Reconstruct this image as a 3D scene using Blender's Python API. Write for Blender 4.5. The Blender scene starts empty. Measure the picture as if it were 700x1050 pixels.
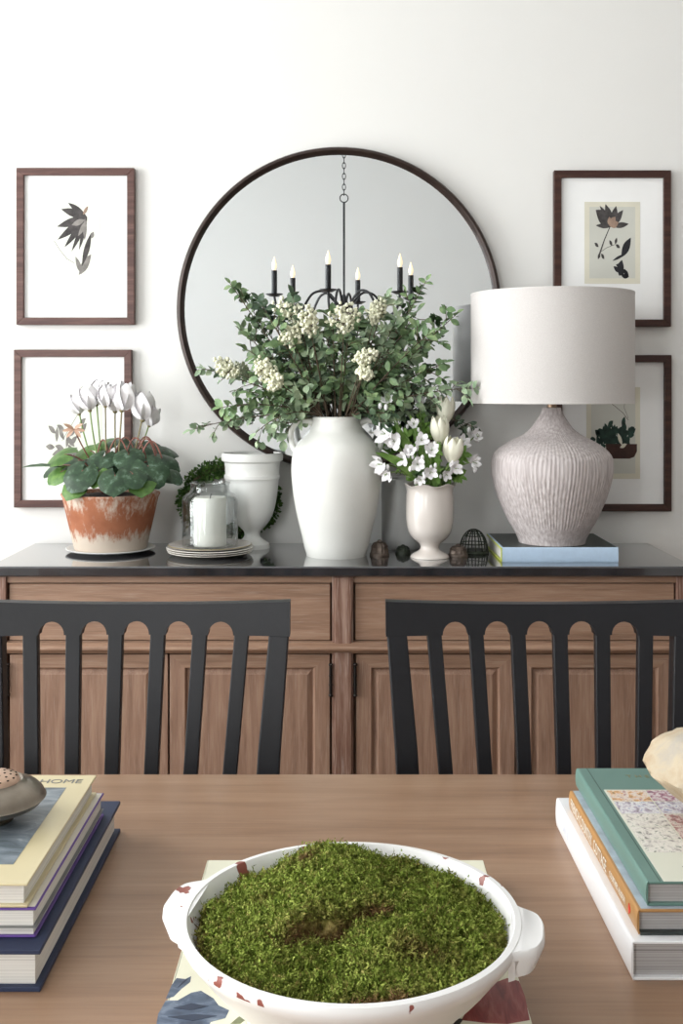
import bpy, math, random
from mathutils import Vector, Matrix, noise
random.seed(7)
PI = math.pi
S = bpy.context.scene
COL = S.collection
F = 1100.0; CZ = 1.27

def W(px, py, Y):
    """world point seen at photo pixel px,py (700x1050) at depth Y"""
    return Vector(((px - 350) / F * Y, Y, CZ - (py - 400) / F * Y))

# ---------------------------------------------------------------- materials
def srgb(r, g, b):
    def f(c):
        c /= 255.0
        return c / 12.92 if c <= .04045 else ((c + .055) / 1.055) ** 2.4
    return (f(r), f(g), f(b), 1)

def base_mat(name, rough=.5, metal=0, spec=.5):
    m = bpy.data.materials.new(name); m.use_nodes = True
    nt = m.node_tree; b = nt.nodes['Principled BSDF']
    b.inputs['Roughness'].default_value = rough
    b.inputs['Metallic'].default_value = metal
    b.inputs['Specular IOR Level'].default_value = spec
    return m, nt, b

def coords(nt, scale=(1, 1, 1), rot=(0, 0, 0)):
    tc = nt.nodes.new('ShaderNodeTexCoord'); mp = nt.nodes.new('ShaderNodeMapping')
    mp.inputs['Scale'].default_value = scale; mp.inputs['Rotation'].default_value = rot
    nt.links.new(tc.outputs['Object'], mp.inputs['Vector'])
    return mp.outputs['Vector']

def noise_tex(nt, vec, scale, detail=4, rough=.55, dist=0):
    n = nt.nodes.new('ShaderNodeTexNoise')
    n.inputs['Scale'].default_value = scale; n.inputs['Detail'].default_value = detail
    n.inputs['Roughness'].default_value = rough; n.inputs['Distortion'].default_value = dist
    if vec is not None: nt.links.new(vec, n.inputs['Vector'])
    return n.outputs['Fac']

def ramp(nt, fac, stops):
    r = nt.nodes.new('ShaderNodeValToRGB')
    while len(r.color_ramp.elements) < len(stops): r.color_ramp.elements.new(.5)
    for e, (p, c) in zip(r.color_ramp.elements, stops):
        e.position = p; e.color = c
    nt.links.new(fac, r.inputs['Fac'])
    return r.outputs['Color']

def mixc(nt, fac, a, b, mode='MIX'):
    m = nt.nodes.new('ShaderNodeMix'); m.data_type = 'RGBA'; m.blend_type = mode
    for s, v in ((0, fac), (6, a), (7, b)):
        if hasattr(v, 'links') or hasattr(v, 'is_linked'): nt.links.new(v, m.inputs[s])
        else: m.inputs[s].default_value = v
    return m.outputs[2]

def bump(nt, b, h, strength=.3, dist=.002):
    n = nt.nodes.new('ShaderNodeBump'); n.inputs['Strength'].default_value = strength
    n.inputs['Distance'].default_value = dist
    nt.links.new(h, n.inputs['Height']); nt.links.new(n.outputs['Normal'], b.inputs['Normal'])

def plain(name, c, rough=.5, var=.06, scale=30, bmp=0, metal=0, spec=.5, coat=0, bscale=None):
    """lightly varied procedural colour"""
    m, nt, b = base_mat(name, rough, metal, spec)
    v = coords(nt)
    f = noise_tex(nt, v, scale)
    lo = tuple(x * (1 - var * 2) for x in c[:3]) + (1,)
    hi = tuple(min(1, x * (1 + var)) for x in c[:3]) + (1,)
    nt.links.new(ramp(nt, f, [(.3, lo), (.7, hi)]), b.inputs['Base Color'])
    if bmp: bump(nt, b, noise_tex(nt, v, bscale or scale * 4), bmp)
    if coat: b.inputs['Coat Weight'].default_value = coat
    return m

def wood(name, dark, mid, light, grain='x', rough=.45, sc=1.0, lime=None, bmp=.25, spec=.4):
    m, nt, b = base_mat(name, rough, 0, spec)
    s = {'x': (1.2, 14, 14), 'z': (14, 14, 1.2)}[grain]
    v = coords(nt, tuple(a * sc for a in s))
    f = noise_tex(nt, v, 3.0, 8, .6, .35)
    c = ramp(nt, f, [(.28, dark), (.5, mid), (.72, light)])
    s2 = {'x': (5, 190, 190), 'z': (190, 190, 5)}[grain]
    f2 = noise_tex(nt, coords(nt, tuple(a * sc for a in s2)), 1.6, 3, .6)
    if lime:
        k = ramp(nt, f2, [(.55, (0, 0, 0, 1)), (.72, (1, 1, 1, 1))])
        mm = nt.nodes.new('ShaderNodeMath'); mm.operation = 'MULTIPLY'; mm.inputs[1].default_value = .5
        nt.links.new(k, mm.inputs[0])
        c = mixc(nt, mm.outputs[0], c, lime)
    else:
        k = ramp(nt, f2, [(.3, (.86, .86, .86, 1)), (.7, (1.05, 1.05, 1.05, 1))])
        c = mixc(nt, .8, c, k, 'MULTIPLY')
    nt.links.new(c, b.inputs['Base Color'])
    bump(nt, b, f2, bmp, .0008)
    return m

M = {}
M['wall'] = plain('wall_paint', srgb(229, 228, 226), .9, .006, 3, .04, bscale=260, spec=.2)
M['ceiling'] = plain('ceiling_paint', srgb(238, 240, 240), .9, .01, 3)
M['trim'] = plain('trim_paint', srgb(236, 236, 233), .4, .01, 5)
M['floor'] = wood('floor_oak', srgb(86, 62, 44), srgb(112, 84, 60), srgb(132, 102, 76), 'x', .4)
M['oakx'] = wood('limed_oak_horizontal', srgb(124, 96, 78), srgb(146, 115, 95), srgb(161, 131, 110), 'x', .5, 1.7, srgb(176, 156, 142))
M['oakz'] = wood('limed_oak_vertical', srgb(122, 93, 77), srgb(144, 113, 95), srgb(160, 130, 110), 'z', .5, 1.9, srgb(178, 158, 145))
M['oakworn'] = wood('limed_oak_worn', srgb(92, 62, 50), srgb(122, 90, 76), srgb(160, 132, 118), 'z', .5, 1.6, srgb(206, 190, 180), .4)
M['table'] = wood('table_oak', srgb(134, 104, 82), srgb(148, 117, 94), srgb(160, 130, 106), 'x', .36, .9, None, .08, .4)
M['slab'] = plain('black_stone', srgb(44, 44, 48), .13, .3, 14, .04, spec=1.0, coat=1.0)
M['chair'] = plain('black_paint', srgb(23, 23, 28), .45, .1, 10, .1, bscale=120, spec=.35)
M['iron'] = plain('black_iron', srgb(22, 22, 25), .4, .1, 40)
M['hinge'] = plain('dark_hinge_metal', srgb(44, 40, 38), .35, .2, 60, metal=.7)
M['mirror_frame'] = plain('bronze_frame', srgb(54, 40, 35), .35, .2, 30, .1, metal=.3)
m, nt, b = base_mat('mirror_glass', .0, 1); b.inputs['Base Color'].default_value = (.88, .92, .95, 1); M['mirror'] = m
M['frame_brown'] = wood('stained_frame', srgb(64, 38, 34), srgb(86, 56, 50), srgb(112, 82, 74), 'x', .4, 2)
M['frame_dark'] = wood('dark_stained_frame', srgb(44, 24, 20), srgb(62, 36, 30), srgb(84, 56, 46), 'x', .4, 2)
M['mat'] = plain('mat_board', srgb(240, 240, 240), .8, .01, 20)
M['paper'] = plain('aged_print_paper', srgb(218, 214, 198), .85, .03, 10)
M['paper_pale'] = plain('pale_print_paper', srgb(224, 227, 216), .85, .02, 10)
M['paper_in'] = plain('print_field', srgb(202, 202, 194), .85, .03, 10)
M['ink'] = plain('print_ink', srgb(70, 66, 66), .8, .3, 60)
M['ink_black'] = plain('print_ink_black', srgb(34, 34, 40), .8, .2, 60)
M['ink_grey'] = plain('print_ink_grey', srgb(136, 132, 128), .8, .2, 60)
M['ink_tan'] = plain('print_tan', srgb(152, 128, 112), .8, .2, 60)
M['ink_green'] = plain('print_green', srgb(38, 62, 54), .8, .3, 70)
M['ink_brown'] = plain('print_brown', srgb(70, 44, 38), .8, .2, 60)
M['white_glaze'] = plain('white_stoneware', srgb(226, 226, 222), .35, .02, 14, .06, bscale=60, spec=.45)
M['white_matte'] = plain('matte_white_urn', srgb(226, 226, 224), .5, .02, 12, .06, bscale=90)
M['cream_glaze'] = plain('cream_glazed_ceramic', srgb(220, 212, 206), .2, .02, 14, spec=.5, coat=.3)
M['greywhite'] = plain('pale_grey_ceramic', srgb(205, 206, 206), .5, .02, 14)
M['plate'] = plain('plate_glaze', srgb(222, 218, 212), .22, .02, 14, coat=.2)
M['plate_rim'] = plain('brown_plate_rim', srgb(130, 108, 84), .3, .1, 30)
M['wax'] = plain('candle_wax', srgb(240, 237, 230), .5, .01, 20)
M['wick'] = plain('wick', srgb(60, 52, 46), .9)
M['bulb'] = plain('bulb_glass', srgb(246, 232, 206), .2)
b = M['bulb'].node_tree.nodes['Principled BSDF']; b.inputs['Emission Color'].default_value = srgb(255, 226, 180); b.inputs['Emission Strength'].default_value = .9
M['soil'] = plain('potting_soil', srgb(52, 40, 32), .95, .3, 80, .6)
M['brass'] = plain('aged_brass', srgb(150, 128, 108), .4, .1, 30, metal=.8)
M['leaf_cyc'] = None
M['petal'] = plain('white_petal', srgb(240, 238, 240), .55, .02, 60)
M['tulip'] = plain('cream_tulip_petal', srgb(240, 238, 220), .45, .03, 40)
M['blossom'] = plain('cream_blossom', srgb(226, 226, 202), .6, .05, 200)
M['stem_green'] = plain('flower_stem', srgb(122, 146, 84), .5, .1, 40)
M['stem_olive'] = plain('olive_stem', srgb(128, 118, 82), .5, .1, 40)
M['stem_red'] = plain('reddish_stem', srgb(128, 80, 68), .5, .1, 40)
M['twig'] = plain('brown_twig', srgb(88, 74, 58), .7, .15, 40)
M['bronze'] = plain('aged_bronze', srgb(100, 88, 80), .45, .25, 90, .2, metal=.6)
M['bronze_green'] = plain('verdigris_metal', srgb(58, 64, 54), .45, .25, 90, .2, metal=.5)
M['pages'] = None
M['navy'] = plain('navy_cloth_cover', srgb(33, 43, 72), .6, .05, 60, .2, bscale=900)
M['purple'] = plain('purple_cover', srgb(92, 62, 140), .4, .05, 20)
M['cream_cover'] = plain('cream_cover', srgb(206, 193, 156), .35, .02, 8)
M['page_white'] = plain('white_book_cover', srgb(236, 237, 240), .3, .01, 8)
M['green_cover'] = plain('sage_green_cover', srgb(98, 130, 122), .38, .03, 8)
M['dark_sage'] = plain('dark_sage_groove', srgb(66, 92, 86), .5)
M['jacket'] = plain('cream_jacket', srgb(214, 208, 196), .5, .02)
M['tan_cover'] = plain('tan_cover', srgb(172, 128, 78), .4, .04, 12)
M['dark_cover'] = plain('dark_cover', srgb(44, 52, 50), .4, .05, 20)
M['blue_cover'] = plain('pale_blue_cover', srgb(186, 208, 232), .35, .03, 60)
M['yg_cover'] = plain('yellow_green_cover', srgb(196, 204, 84), .4, .1, 60)
M['gold_and_edge_shade'] = plain('gold_foil_and_edge_shade', srgb(150, 138, 96), .35, .05, 40, metal=.5)
M['red'] = plain('red_print', srgb(222, 62, 44), .5)
M['white_print'] = plain('white_print', srgb(238, 232, 220), .5)
M['grey_print'] = plain('grey_print', srgb(124, 124, 122), .6)
M['pale_print'] = plain('pale_blue_print', srgb(214, 222, 236), .5)
M['silver'] = plain('tarnished_silver', srgb(150, 140, 128), .3, .22, 22, .15, metal=.92, bscale=60)
M['copper_lid'] = plain('pierced_copper_lid', srgb(206, 174, 152), .4, .1, 30, metal=.6)
M['hole'] = plain('dark_piercing', srgb(52, 38, 30), .9)
M['linen'] = None

# pages: thin horizontal lines
m, nt, b = base_mat('book_pages', .8)
f = noise_tex(nt, coords(nt, (2, 2, 1400)), 1.0, 2)
nt.links.new(ramp(nt, f, [(.3, srgb(188, 184, 180)), (.7, srgb(226, 224, 218))]), b.inputs['Base Color']); M['pages'] = m
m, nt, b = base_mat('book_pages_grey', .75)
f = noise_tex(nt, coords(nt, (2, 2, 1400)), 1.0, 2)
nt.links.new(ramp(nt, f, [(.3, srgb(138, 134, 134)), (.7, srgb(192, 190, 190))]), b.inputs['Base Color']); M['pages_grey'] = m
# linen lampshade
m, nt, b = base_mat('linen_shade', .85, 0, .2)
f = noise_tex(nt, coords(nt, (600, 600, 900)), 1.0, 2)
nt.links.new(ramp(nt, f, [(.3, srgb(198, 193, 191)), (.7, srgb(212, 208, 206))]), b.inputs['Base Color'])
bump(nt, b, f, .15, .0005); M['linen'] = m
# lamp ceramic: whitewashed grey ridges
m, nt, b = base_mat('ridged_ceramic', .55, 0, .3)
f = noise_tex(nt, coords(nt, (200, 200, 9)), 1.0, 3, .6)
c = ramp(nt, f, [(.38, srgb(158, 146, 144)), (.5, srgb(192, 182, 181)), (.66, srgb(224, 218, 217))])
f2 = noise_tex(nt, coords(nt), 9, 4)
c = mixc(nt, f2, c, srgb(186, 178, 178))
nt.links.new(c, b.inputs['Base Color']); M['lamp_ceramic'] = m
# terracotta with chalky whitewash
m, nt, b = base_mat('terracotta', .8, 0, .2)
v = coords(nt)
c = ramp(nt, noise_tex(nt, v, 14, 5), [(.3, srgb(146, 90, 66)), (.7, srgb(180, 118, 88))])
sep = nt.nodes.new('ShaderNodeSeparateXYZ'); nt.links.new(v, sep.inputs[0])
def mrange(nt, val, a, b_, c0, d):
    n = nt.nodes.new('ShaderNodeMapRange'); nt.links.new(val, n.inputs[0])
    for i, x in enumerate((a, b_, c0, d)): n.inputs[i + 1].default_value = x
    return n.outputs[0]
def math_(nt, op, a, b_):
    n = nt.nodes.new('ShaderNodeMath'); n.operation = op
    for i, x in enumerate((a, b_)):
        if isinstance(x, (int, float)): n.inputs[i].default_value = x
        else: nt.links.new(x, n.inputs[i])
    return n.outputs[0]
low = mrange(nt, sep.outputs[2], .062, .012, 0, .42)
high = mrange(nt, sep.outputs[2], .08, .11, 0, .14)
drip = noise_tex(nt, coords(nt, (52, 52, 20)), 1, 8, .78)
k = math_(nt, 'ADD', math_(nt, 'ADD', drip, low), high)
k = ramp(nt, k, [(.58, (0, 0, 0, 1)), (.76, (.85, .85, .85, 1))])
nt.links.new(mixc(nt, k, c, srgb(214, 204, 190)), b.inputs['Base Color'])
bump(nt, b, drip, .3, .002); M['terracotta'] = m
# chipped white enamel-like ceramic for the bowl
m, nt, b = base_mat('chipped_white_ceramic', .38, 0, .45)
v = coords(nt)
f = noise_tex(nt, v, 42, 3, .5); 
k = ramp(nt, f, [(.645, (0, 0, 0, 1)), (.66, (1, 1, 1, 1))])
c = mixc(nt, k, srgb(234, 233, 233), srgb(140, 78, 68))
nt.links.new(c, b.inputs['Base Color']); M['bowl_chip'] = m
M['bowl'] = plain('white_bowl_glaze', srgb(236, 234, 232), .38, .01, 10, .05, bscale=30)
# foliage
def leafmat(name, a, b_, c_, rough=.5, scale=40):
    m, nt, b = base_mat(name, rough, 0, .35)
    oi = nt.nodes.new('ShaderNodeObjectInfo')
    f = noise_tex(nt, coords(nt), scale, 2)
    c = ramp(nt, f, [(.3, a), (.5, b_), (.7, c_)])
    h = nt.nodes.new('ShaderNodeHueSaturation'); nt.links.new(c, h.inputs['Color'])
    nt.links.new(mrange(nt, oi.outputs['Random'], 0, 1, .8, 1.2), h.inputs['Value'])
    nt.links.new(h.outputs['Color'], b.inputs['Base Color'])
    return m
M['leaf_a'] = leafmat('grey_green_leaf', srgb(112, 136, 108), srgb(140, 160, 130), srgb(178, 192, 160))
M['leaf_b'] = leafmat('deep_green_leaf', srgb(82, 108, 76), srgb(108, 134, 94), srgb(148, 168, 122))
M['leaf_c'] = leafmat('dark_leaf', srgb(56, 74, 60), srgb(76, 96, 74), srgb(104, 122, 96))
M['leaf_t'] = leafmat('tulip_leaf', srgb(96, 134, 60), srgb(120, 158, 78), srgb(150, 184, 104))
M['box_leaf'] = leafmat('boxwood_leaf', srgb(48, 76, 34), srgb(70, 104, 46), srgb(104, 138, 64), scale=90)
M['leaf_light'] = leafmat('light_cyclamen_leaf', srgb(66, 100, 46), srgb(80, 114, 54), srgb(102, 134, 70), .4, 60)
m, nt, b = base_mat('cyclamen_leaf', .38, 0, .4)
f = noise_tex(nt, coords(nt), 55, 3, .6)
nt.links.new(ramp(nt, f, [(.4, srgb(32, 54, 36)), (.56, srgb(48, 72, 48)), (.74, srgb(104, 126, 112))]), b.inputs['Base Color']); M['leaf_cyc'] = m
# glass
m = bpy.data.materials.new('thin_clear_glass'); m.use_nodes = True; nt = m.node_tree; nt.nodes.clear()
o = nt.nodes.new('ShaderNodeOutputMaterial'); mx = nt.nodes.new('ShaderNodeMixShader')
tr = nt.nodes.new('ShaderNodeBsdfTransparent'); tr.inputs[0].default_value = (.93, .945, .945, 1)
gl = nt.nodes.new('ShaderNodeBsdfGlossy'); gl.inputs['Roughness'].default_value = .02
lw = nt.nodes.new('ShaderNodeLayerWeight'); lw.inputs[0].default_value = .5
pw = nt.nodes.new('ShaderNodeMath'); pw.operation = 'POWER'; pw.inputs[1].default_value = 2.6; nt.links.new(lw.outputs['Facing'], pw.inputs[0])
ma = nt.nodes.new('ShaderNodeMath'); ma.operation = 'MULTIPLY_ADD'; ma.inputs[1].default_value = .85; ma.inputs[2].default_value = .04
nt.links.new(pw.outputs[0], ma.inputs[0]); nt.links.new(ma.outputs[0], mx.inputs[0]); nt.links.new(tr.outputs[0], mx.inputs[1]); nt.links.new(gl.outputs[0], mx.inputs[2]); nt.links.new(mx.outputs[0], o.inputs[0])
M['glass'] = m
# moss
m, nt, b = base_mat('moss', .85, 0, .15)
v = coords(nt)
f = noise_tex(nt, v, 190, 3, .6)
c = ramp(nt, f, [(.25, srgb(66, 82, 28)), (.46, srgb(116, 134, 52)), (.7, srgb(178, 188, 98))])
at = nt.nodes.new('ShaderNodeAttribute'); at.attribute_name = 'brown'
c2 = ramp(nt, f, [(.25, srgb(56, 38, 26)), (.5, srgb(104, 74, 48)), (.75, srgb(176, 146, 104))])
nt.links.new(mixc(nt, at.outputs['Fac'], c, c2), b.inputs['Base Color']); M['moss'] = m
M['moss_under'] = plain('moss_base', srgb(62, 64, 26), .95, .3, 90, .8)
M['stone'] = None
m, nt, b = base_mat('pale_stone', .65, 0, .3)
v = coords(nt)
f = noise_tex(nt, v, 18, 7, .65, .6)
c = ramp(nt, f, [(.3, srgb(158, 134, 106)), (.5, srgb(176, 162, 140)), (.7, srgb(150, 148, 146))])
nt.links.new(c, b.inputs['Base Color']); bump(nt, b, noise_tex(nt, v, 60, 6, .7), .5, .003); M['stone'] = m
# cover photo of grey landscape
m, nt, b = base_mat('grey_cover_photo', .35)
v = coords(nt, (16, 40, 10))
f = noise_tex(nt, v, 1.3, 8, .65, 1.0)
nt.links.new(ramp(nt, f, [(.3, srgb(70, 80, 88)), (.5, srgb(116, 126, 134)), (.62, srgb(140, 148, 158)), (.75, srgb(196, 200, 204))]), b.inputs['Base Color']); M['cover_photo'] = m
def vignette_photo(name, cols, sc=(105, 85, 10)):
    m, nt, b = base_mat(name, .4)
    f = noise_tex(nt, coords(nt, sc), 1.6, 5, .6, .5)
    n = len(cols)
    nt.links.new(ramp(nt, f, [(.3 + .4 * i / (n - 1), c) for i, c in enumerate(cols)]), b.inputs['Base Color'])
    return m
M['ph1'] = vignette_photo('photo_orange', [srgb(150, 60, 60), srgb(222, 214, 206), srgb(206, 150, 90), srgb(90, 110, 90)])
M['ph2'] = vignette_photo('photo_plum', [srgb(120, 50, 76), srgb(220, 214, 214), srgb(160, 100, 120), srgb(90, 80, 100)])
M['ph3'] = vignette_photo('photo_blue', [srgb(70, 80, 160), srgb(228, 228, 226), srgb(170, 160, 180), srgb(110, 100, 90)])
M['ph4'] = vignette_photo('photo_pale', [srgb(110, 116, 106), srgb(226, 222, 214), srgb(206, 200, 194), srgb(70, 66, 64)])
M['ph5'] = vignette_photo('photo_rose', [srgb(120, 130, 110), srgb(214, 200, 194), srgb(150, 96, 96), srgb(120, 116, 108)])
M['panel'] = plain('pale_cover_panel', srgb(212, 212, 198), .4, .02, 10)
M['art_cream'] = plain('cream_art_cover', srgb(230, 228, 208), .4, .02, 10)
M['art_blue'] = vignette_photo('art_blue', [srgb(54, 64, 84), srgb(84, 98, 120), srgb(134, 146, 162)], (30, 60, 10))
M['art_blue2'] = plain('art_dark_blue', srgb(50, 60, 80), .5, .1, 40)
M['art_red'] = vignette_photo('art_red', [srgb(110, 34, 34), srgb(140, 56, 54), srgb(164, 92, 86)], (90, 20, 10))
M['art_olive'] = plain('art_olive', srgb(120, 124, 92), .5, .1, 40)

# ---------------------------------------------------------------- mesh builder
class MB:
    def __init__(s): s.v = []; s.f = []; s.mi = []; s.attr = []
    def add(s, vs, fs, mi=0):
        o = len(s.v); s.v += [Vector(p) for p in vs]
        s.f += [tuple(i + o for i in f) for f in fs]; s.mi += [mi] * len(fs); return s
    def box(s, x0, x1, y0, y1, z0, z1, mi=0, c=0):
        if c:   # chamfered box
            X = (x0, x1); Y = (y0, y1); Z = (z0, z1); vs = []; idx = {}
            for i in (0, 1):
                for j in (0, 1):
                    for k in (0, 1):
                        dx, dy, dz = [(c if q == 0 else -c) for q in (i, j, k)]
                        idx[i, j, k] = len(vs)
                        vs += [(X[i], Y[j] + dy, Z[k] + dz), (X[i] + dx, Y[j], Z[k] + dz), (X[i] + dx, Y[j] + dy, Z[k])]
            fs = []
            def I(i, j, k, a): return idx[i, j, k] + a
            for i in (0, 1):
                fs.append([I(i, 0, 0, 0), I(i, 1, 0, 0), I(i, 1, 1, 0), I(i, 0, 1, 0)])
                fs.append([I(0, i, 0, 1), I(1, i, 0, 1), I(1, i, 1, 1), I(0, i, 1, 1)])
                fs.append([I(0, 0, i, 2), I(1, 0, i, 2), I(1, 1, i, 2), I(0, 1, i, 2)])
                for j in (0, 1):
                    fs.append([I(i, j, 0, 0), I(i, j, 1, 0), I(i, j, 1, 1), I(i, j, 0, 1)])
                    fs.append([I(i, 0, j, 0), I(i, 1, j, 0), I(i, 1, j, 2), I(i, 0, j, 2)])
                    fs.append([I(0, i, j, 1), I(1, i, j, 1), I(1, i, j, 2), I(0, i, j, 2)])
                    for k in (0, 1): fs.append([I(i, j, k, 0), I(i, j, k, 1), I(i, j, k, 2)])
            return s.add(vs, fs, mi)
        vs = [(x, y, z) for x in (x0, x1) for y in (y0, y1) for z in (z0, z1)]
        return s.add(vs, [(0, 1, 3, 2), (4, 6, 7, 5), (0, 4, 5, 1), (2, 3, 7, 6), (0, 2, 6, 4), (1, 5, 7, 3)], mi)
    def hexa(s, p, mi=0):
        return s.add(p, [(0, 1, 2, 3), (7, 6, 5, 4), (0, 4, 5, 1), (1, 5, 6, 2), (2, 6, 7, 3), (3, 7, 4, 0)], mi)
    def tube(s, pts, r, n=8, mi=0, closed=False):
        pts = [Vector(p) for p in pts]; N = len(pts)
        rs = r if hasattr(r, '__len__') else [r] * N
        ts = []
        for i in range(N):
            a = pts[(i - 1) % N] if (closed or i > 0) else pts[0]
            b = pts[(i + 1) % N] if (closed or i < N - 1) else pts[-1]
            t = b - a
            ts.append(t.normalized() if t.length > 1e-9 else Vector((0, 0, 1)))
        up = Vector((0, 0, 1)) if abs(ts[0].z) < .9 else Vector((1, 0, 0))
        u = ts[0].cross(up).normalized(); vs = []
        for i in range(N):
            u = (u - ts[i] * u.dot(ts[i])).normalized(); w = ts[i].cross(u)
            for k in range(n):
                a = 2 * PI * k / n
                vs.append(pts[i] + (u * math.cos(a) + w * math.sin(a)) * rs[i])
        fs = []
        for i in range(N if closed else N - 1):
            j = (i + 1) % N
            for k in range(n):
                l = (k + 1) % n
                fs.append((i * n + k, i * n + l, j * n + l, j * n + k))
        if not closed:
            fs.append(tuple(range(n))[::-1]); fs.append(tuple((N - 1) * n + k for k in range(n)))
        return s.add(vs, fs, mi)
    def lathe(s, prof, n=48, c=(0, 0, 0), mi=0, mod=None, cap=False):
        """prof: (r,z) list; mod(angle,index)->radius factor"""
        c = Vector(c); vs = []; fs = []
        for i, (r, z) in enumerate(prof):
            for k in range(n):
                a = 2 * PI * k / n; rr = r * (mod(a, i) if mod else 1)
                dz = 0
                vs.append(c + Vector((rr * math.cos(a), rr * math.sin(a), z + dz)))
        for i in range(len(prof) - 1):
            for k in range(n):
                l = (k + 1) % n
                fs.append((i * n + k, i * n + l, (i + 1) * n + l, (i + 1) * n + k))
        if prof[0][0] > 1e-5 and cap: fs.append(tuple(range(n))[::-1])
        if prof[-1][0] > 1e-5 and cap: fs.append(tuple((len(prof) - 1) * n + k for k in range(n)))
        return s.add(vs, fs, mi)
    def prism(s, poly, f0, f1, mi=0):
        """poly of 2D points; f0/f1 map (a,b)->Vector front/back"""
        n = len(poly)
        vs = [f0(a, b) for a, b in poly] + [f1(a, b) for a, b in poly]
        fs = [tuple(range(n)), tuple(range(2 * n - 1, n - 1, -1))]
        fs += [(i, i + n, (i + 1) % n + n, (i + 1) % n) for i in range(n)]
        return s.add(vs, fs, mi)
    def blob(s, c, r, mi=0, seg=8, rings=6, sc=(1, 1, 1), rot=None):
        c = Vector(c); vs = []; fs = []
        for i in range(rings + 1):
            t = PI * i / rings
            for k in range(seg):
                a = 2 * PI * k / seg
                p = Vector((r * sc[0] * math.sin(t) * math.cos(a), r * sc[1] * math.sin(t) * math.sin(a), r * sc[2] * math.cos(t)))
                vs.append(c + (rot @ p if rot else p))
        for i in range(rings):
            for k in range(seg):
                l = (k + 1) % seg
                fs.append((i * seg + k, (i + 1) * seg + k, (i + 1) * seg + l, i * seg + l))
        return s.add(vs, fs, mi)
    def build(s, name, mat, parent=None, label=None, smooth=False, bevel=0, origin=None, auto=True):
        me = bpy.data.meshes.new(name)
        off = Vector((0, 0, 0))
        if parent is not None: off = root_loc(parent)
        elif origin is not None: off = Vector(origin)
        me.from_pydata([tuple(p - off) for p in s.v], [], s.f)
        for m in (mat if isinstance(mat, (list, tuple)) else [mat]): me.materials.append(M[m] if isinstance(m, str) else m)
        me.polygons.foreach_set('material_index', s.mi)
        me.update(); me.validate()
        if smooth:
            me.polygons.foreach_set('use_smooth', [True] * len(me.polygons))
            if smooth != 'all': me.set_sharp_from_angle(angle=math.radians(38 if smooth is True else smooth))
        o = bpy.data.objects.new(name, me); COL.objects.link(o)
        if parent is not None: o.parent = parent
        else: o.location = off
        if bevel:
            bv = o.modifiers.new('bevel', 'BEVEL'); bv.width = bevel; bv.segments = 2; bv.limit_method = 'ANGLE'
        if label: o['label'] = label
        return o

def root_loc(p):
    l = Vector(p.location)
    while p.parent: p = p.parent; l += Vector(p.location)
    return l

def thing(name, loc, label, cat, group=None):
    o = bpy.data.objects.new(name, None); COL.objects.link(o); o.location = loc
    o.empty_display_size = .05
    return tag(o, label, cat, group)
def tag(o, label, cat, group=None, kind=None):
    o['label'] = label; o['category'] = cat
    if group: o['group'] = group
    if kind: o['kind'] = kind
    return o
def struct(o):
    o['kind'] = 'structure'; return o

def text(s, size, mat, parent, loc, rot, depth=.0002, align='CENTER', name='lettering', sx=1.0, fit=None):
    cu = bpy.data.curves.new(name, 'FONT'); cu.body = s; cu.size = size; cu.extrude = depth
    cu.align_x = align; cu.align_y = 'CENTER'; cu.materials.append(M[mat])
    tmp = bpy.data.objects.new('tmp', cu)
    me = bpy.data.meshes.new_from_object(tmp); bpy.data.objects.remove(tmp); bpy.data.curves.remove(cu)
    o = bpy.data.objects.new(name, me); COL.objects.link(o)
    o.parent = parent; o.location = Vector(loc) - root_loc(parent); o.rotation_euler = rot; 
    if fit:
        w_ = [v.co.x for v in me.vertices]; sx = fit / (max(w_) - min(w_))
    o.scale = (sx, 1, 1)
    return o

# ---------------------------------------------------------------- room
WY = 2.74; XL, XR, YN, ZC = -2.0, 3.8, -1.35, 2.95
struct(MB().box(XL - .15, XR + .15, YN - .15, WY + .15, -.1, 0).build('floor', 'floor'))
struct(MB().box(XL - .15, XR + .15, YN - .15, WY + .15, ZC, ZC + .1).build('ceiling', 'ceiling'))
struct(MB().box(XL - .15, XR + .15, WY, WY + .15, 0, ZC).build('wall_far', 'wall'))
struct(MB().box(XR, XR + .15, YN, WY, 0, ZC).build('wall_right', 'wall'))
wl = MB(); LW = [(-.75, .65), (.95, 2.35)]; WZ = (.55, 2.55)
y = YN
for a, b_ in LW:
    wl.box(XL - .15, XL, y, a, 0, ZC); wl.box(XL - .15, XL, a, b_, 0, WZ[0]); wl.box(XL - .15, XL, a, b_, WZ[1], ZC); y = b_
wl.box(XL - .15, XL, y, WY, 0, ZC)
struct(wl.build('wall_left', 'wall'))
wn = MB(); NW = (-1.85, -1.22)
wn.box(XL - .15, NW[0], YN - .15, YN, 0, ZC); wn.box(NW[1], XR + .15, YN - .15, YN, 0, ZC)
wn.box(NW[0], NW[1], YN - .15, YN, 0, WZ[0]); wn.box(NW[0], NW[1], YN - .15, YN, WZ[1], ZC)
struct(wn.build('wall_near', 'wall'))
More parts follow.
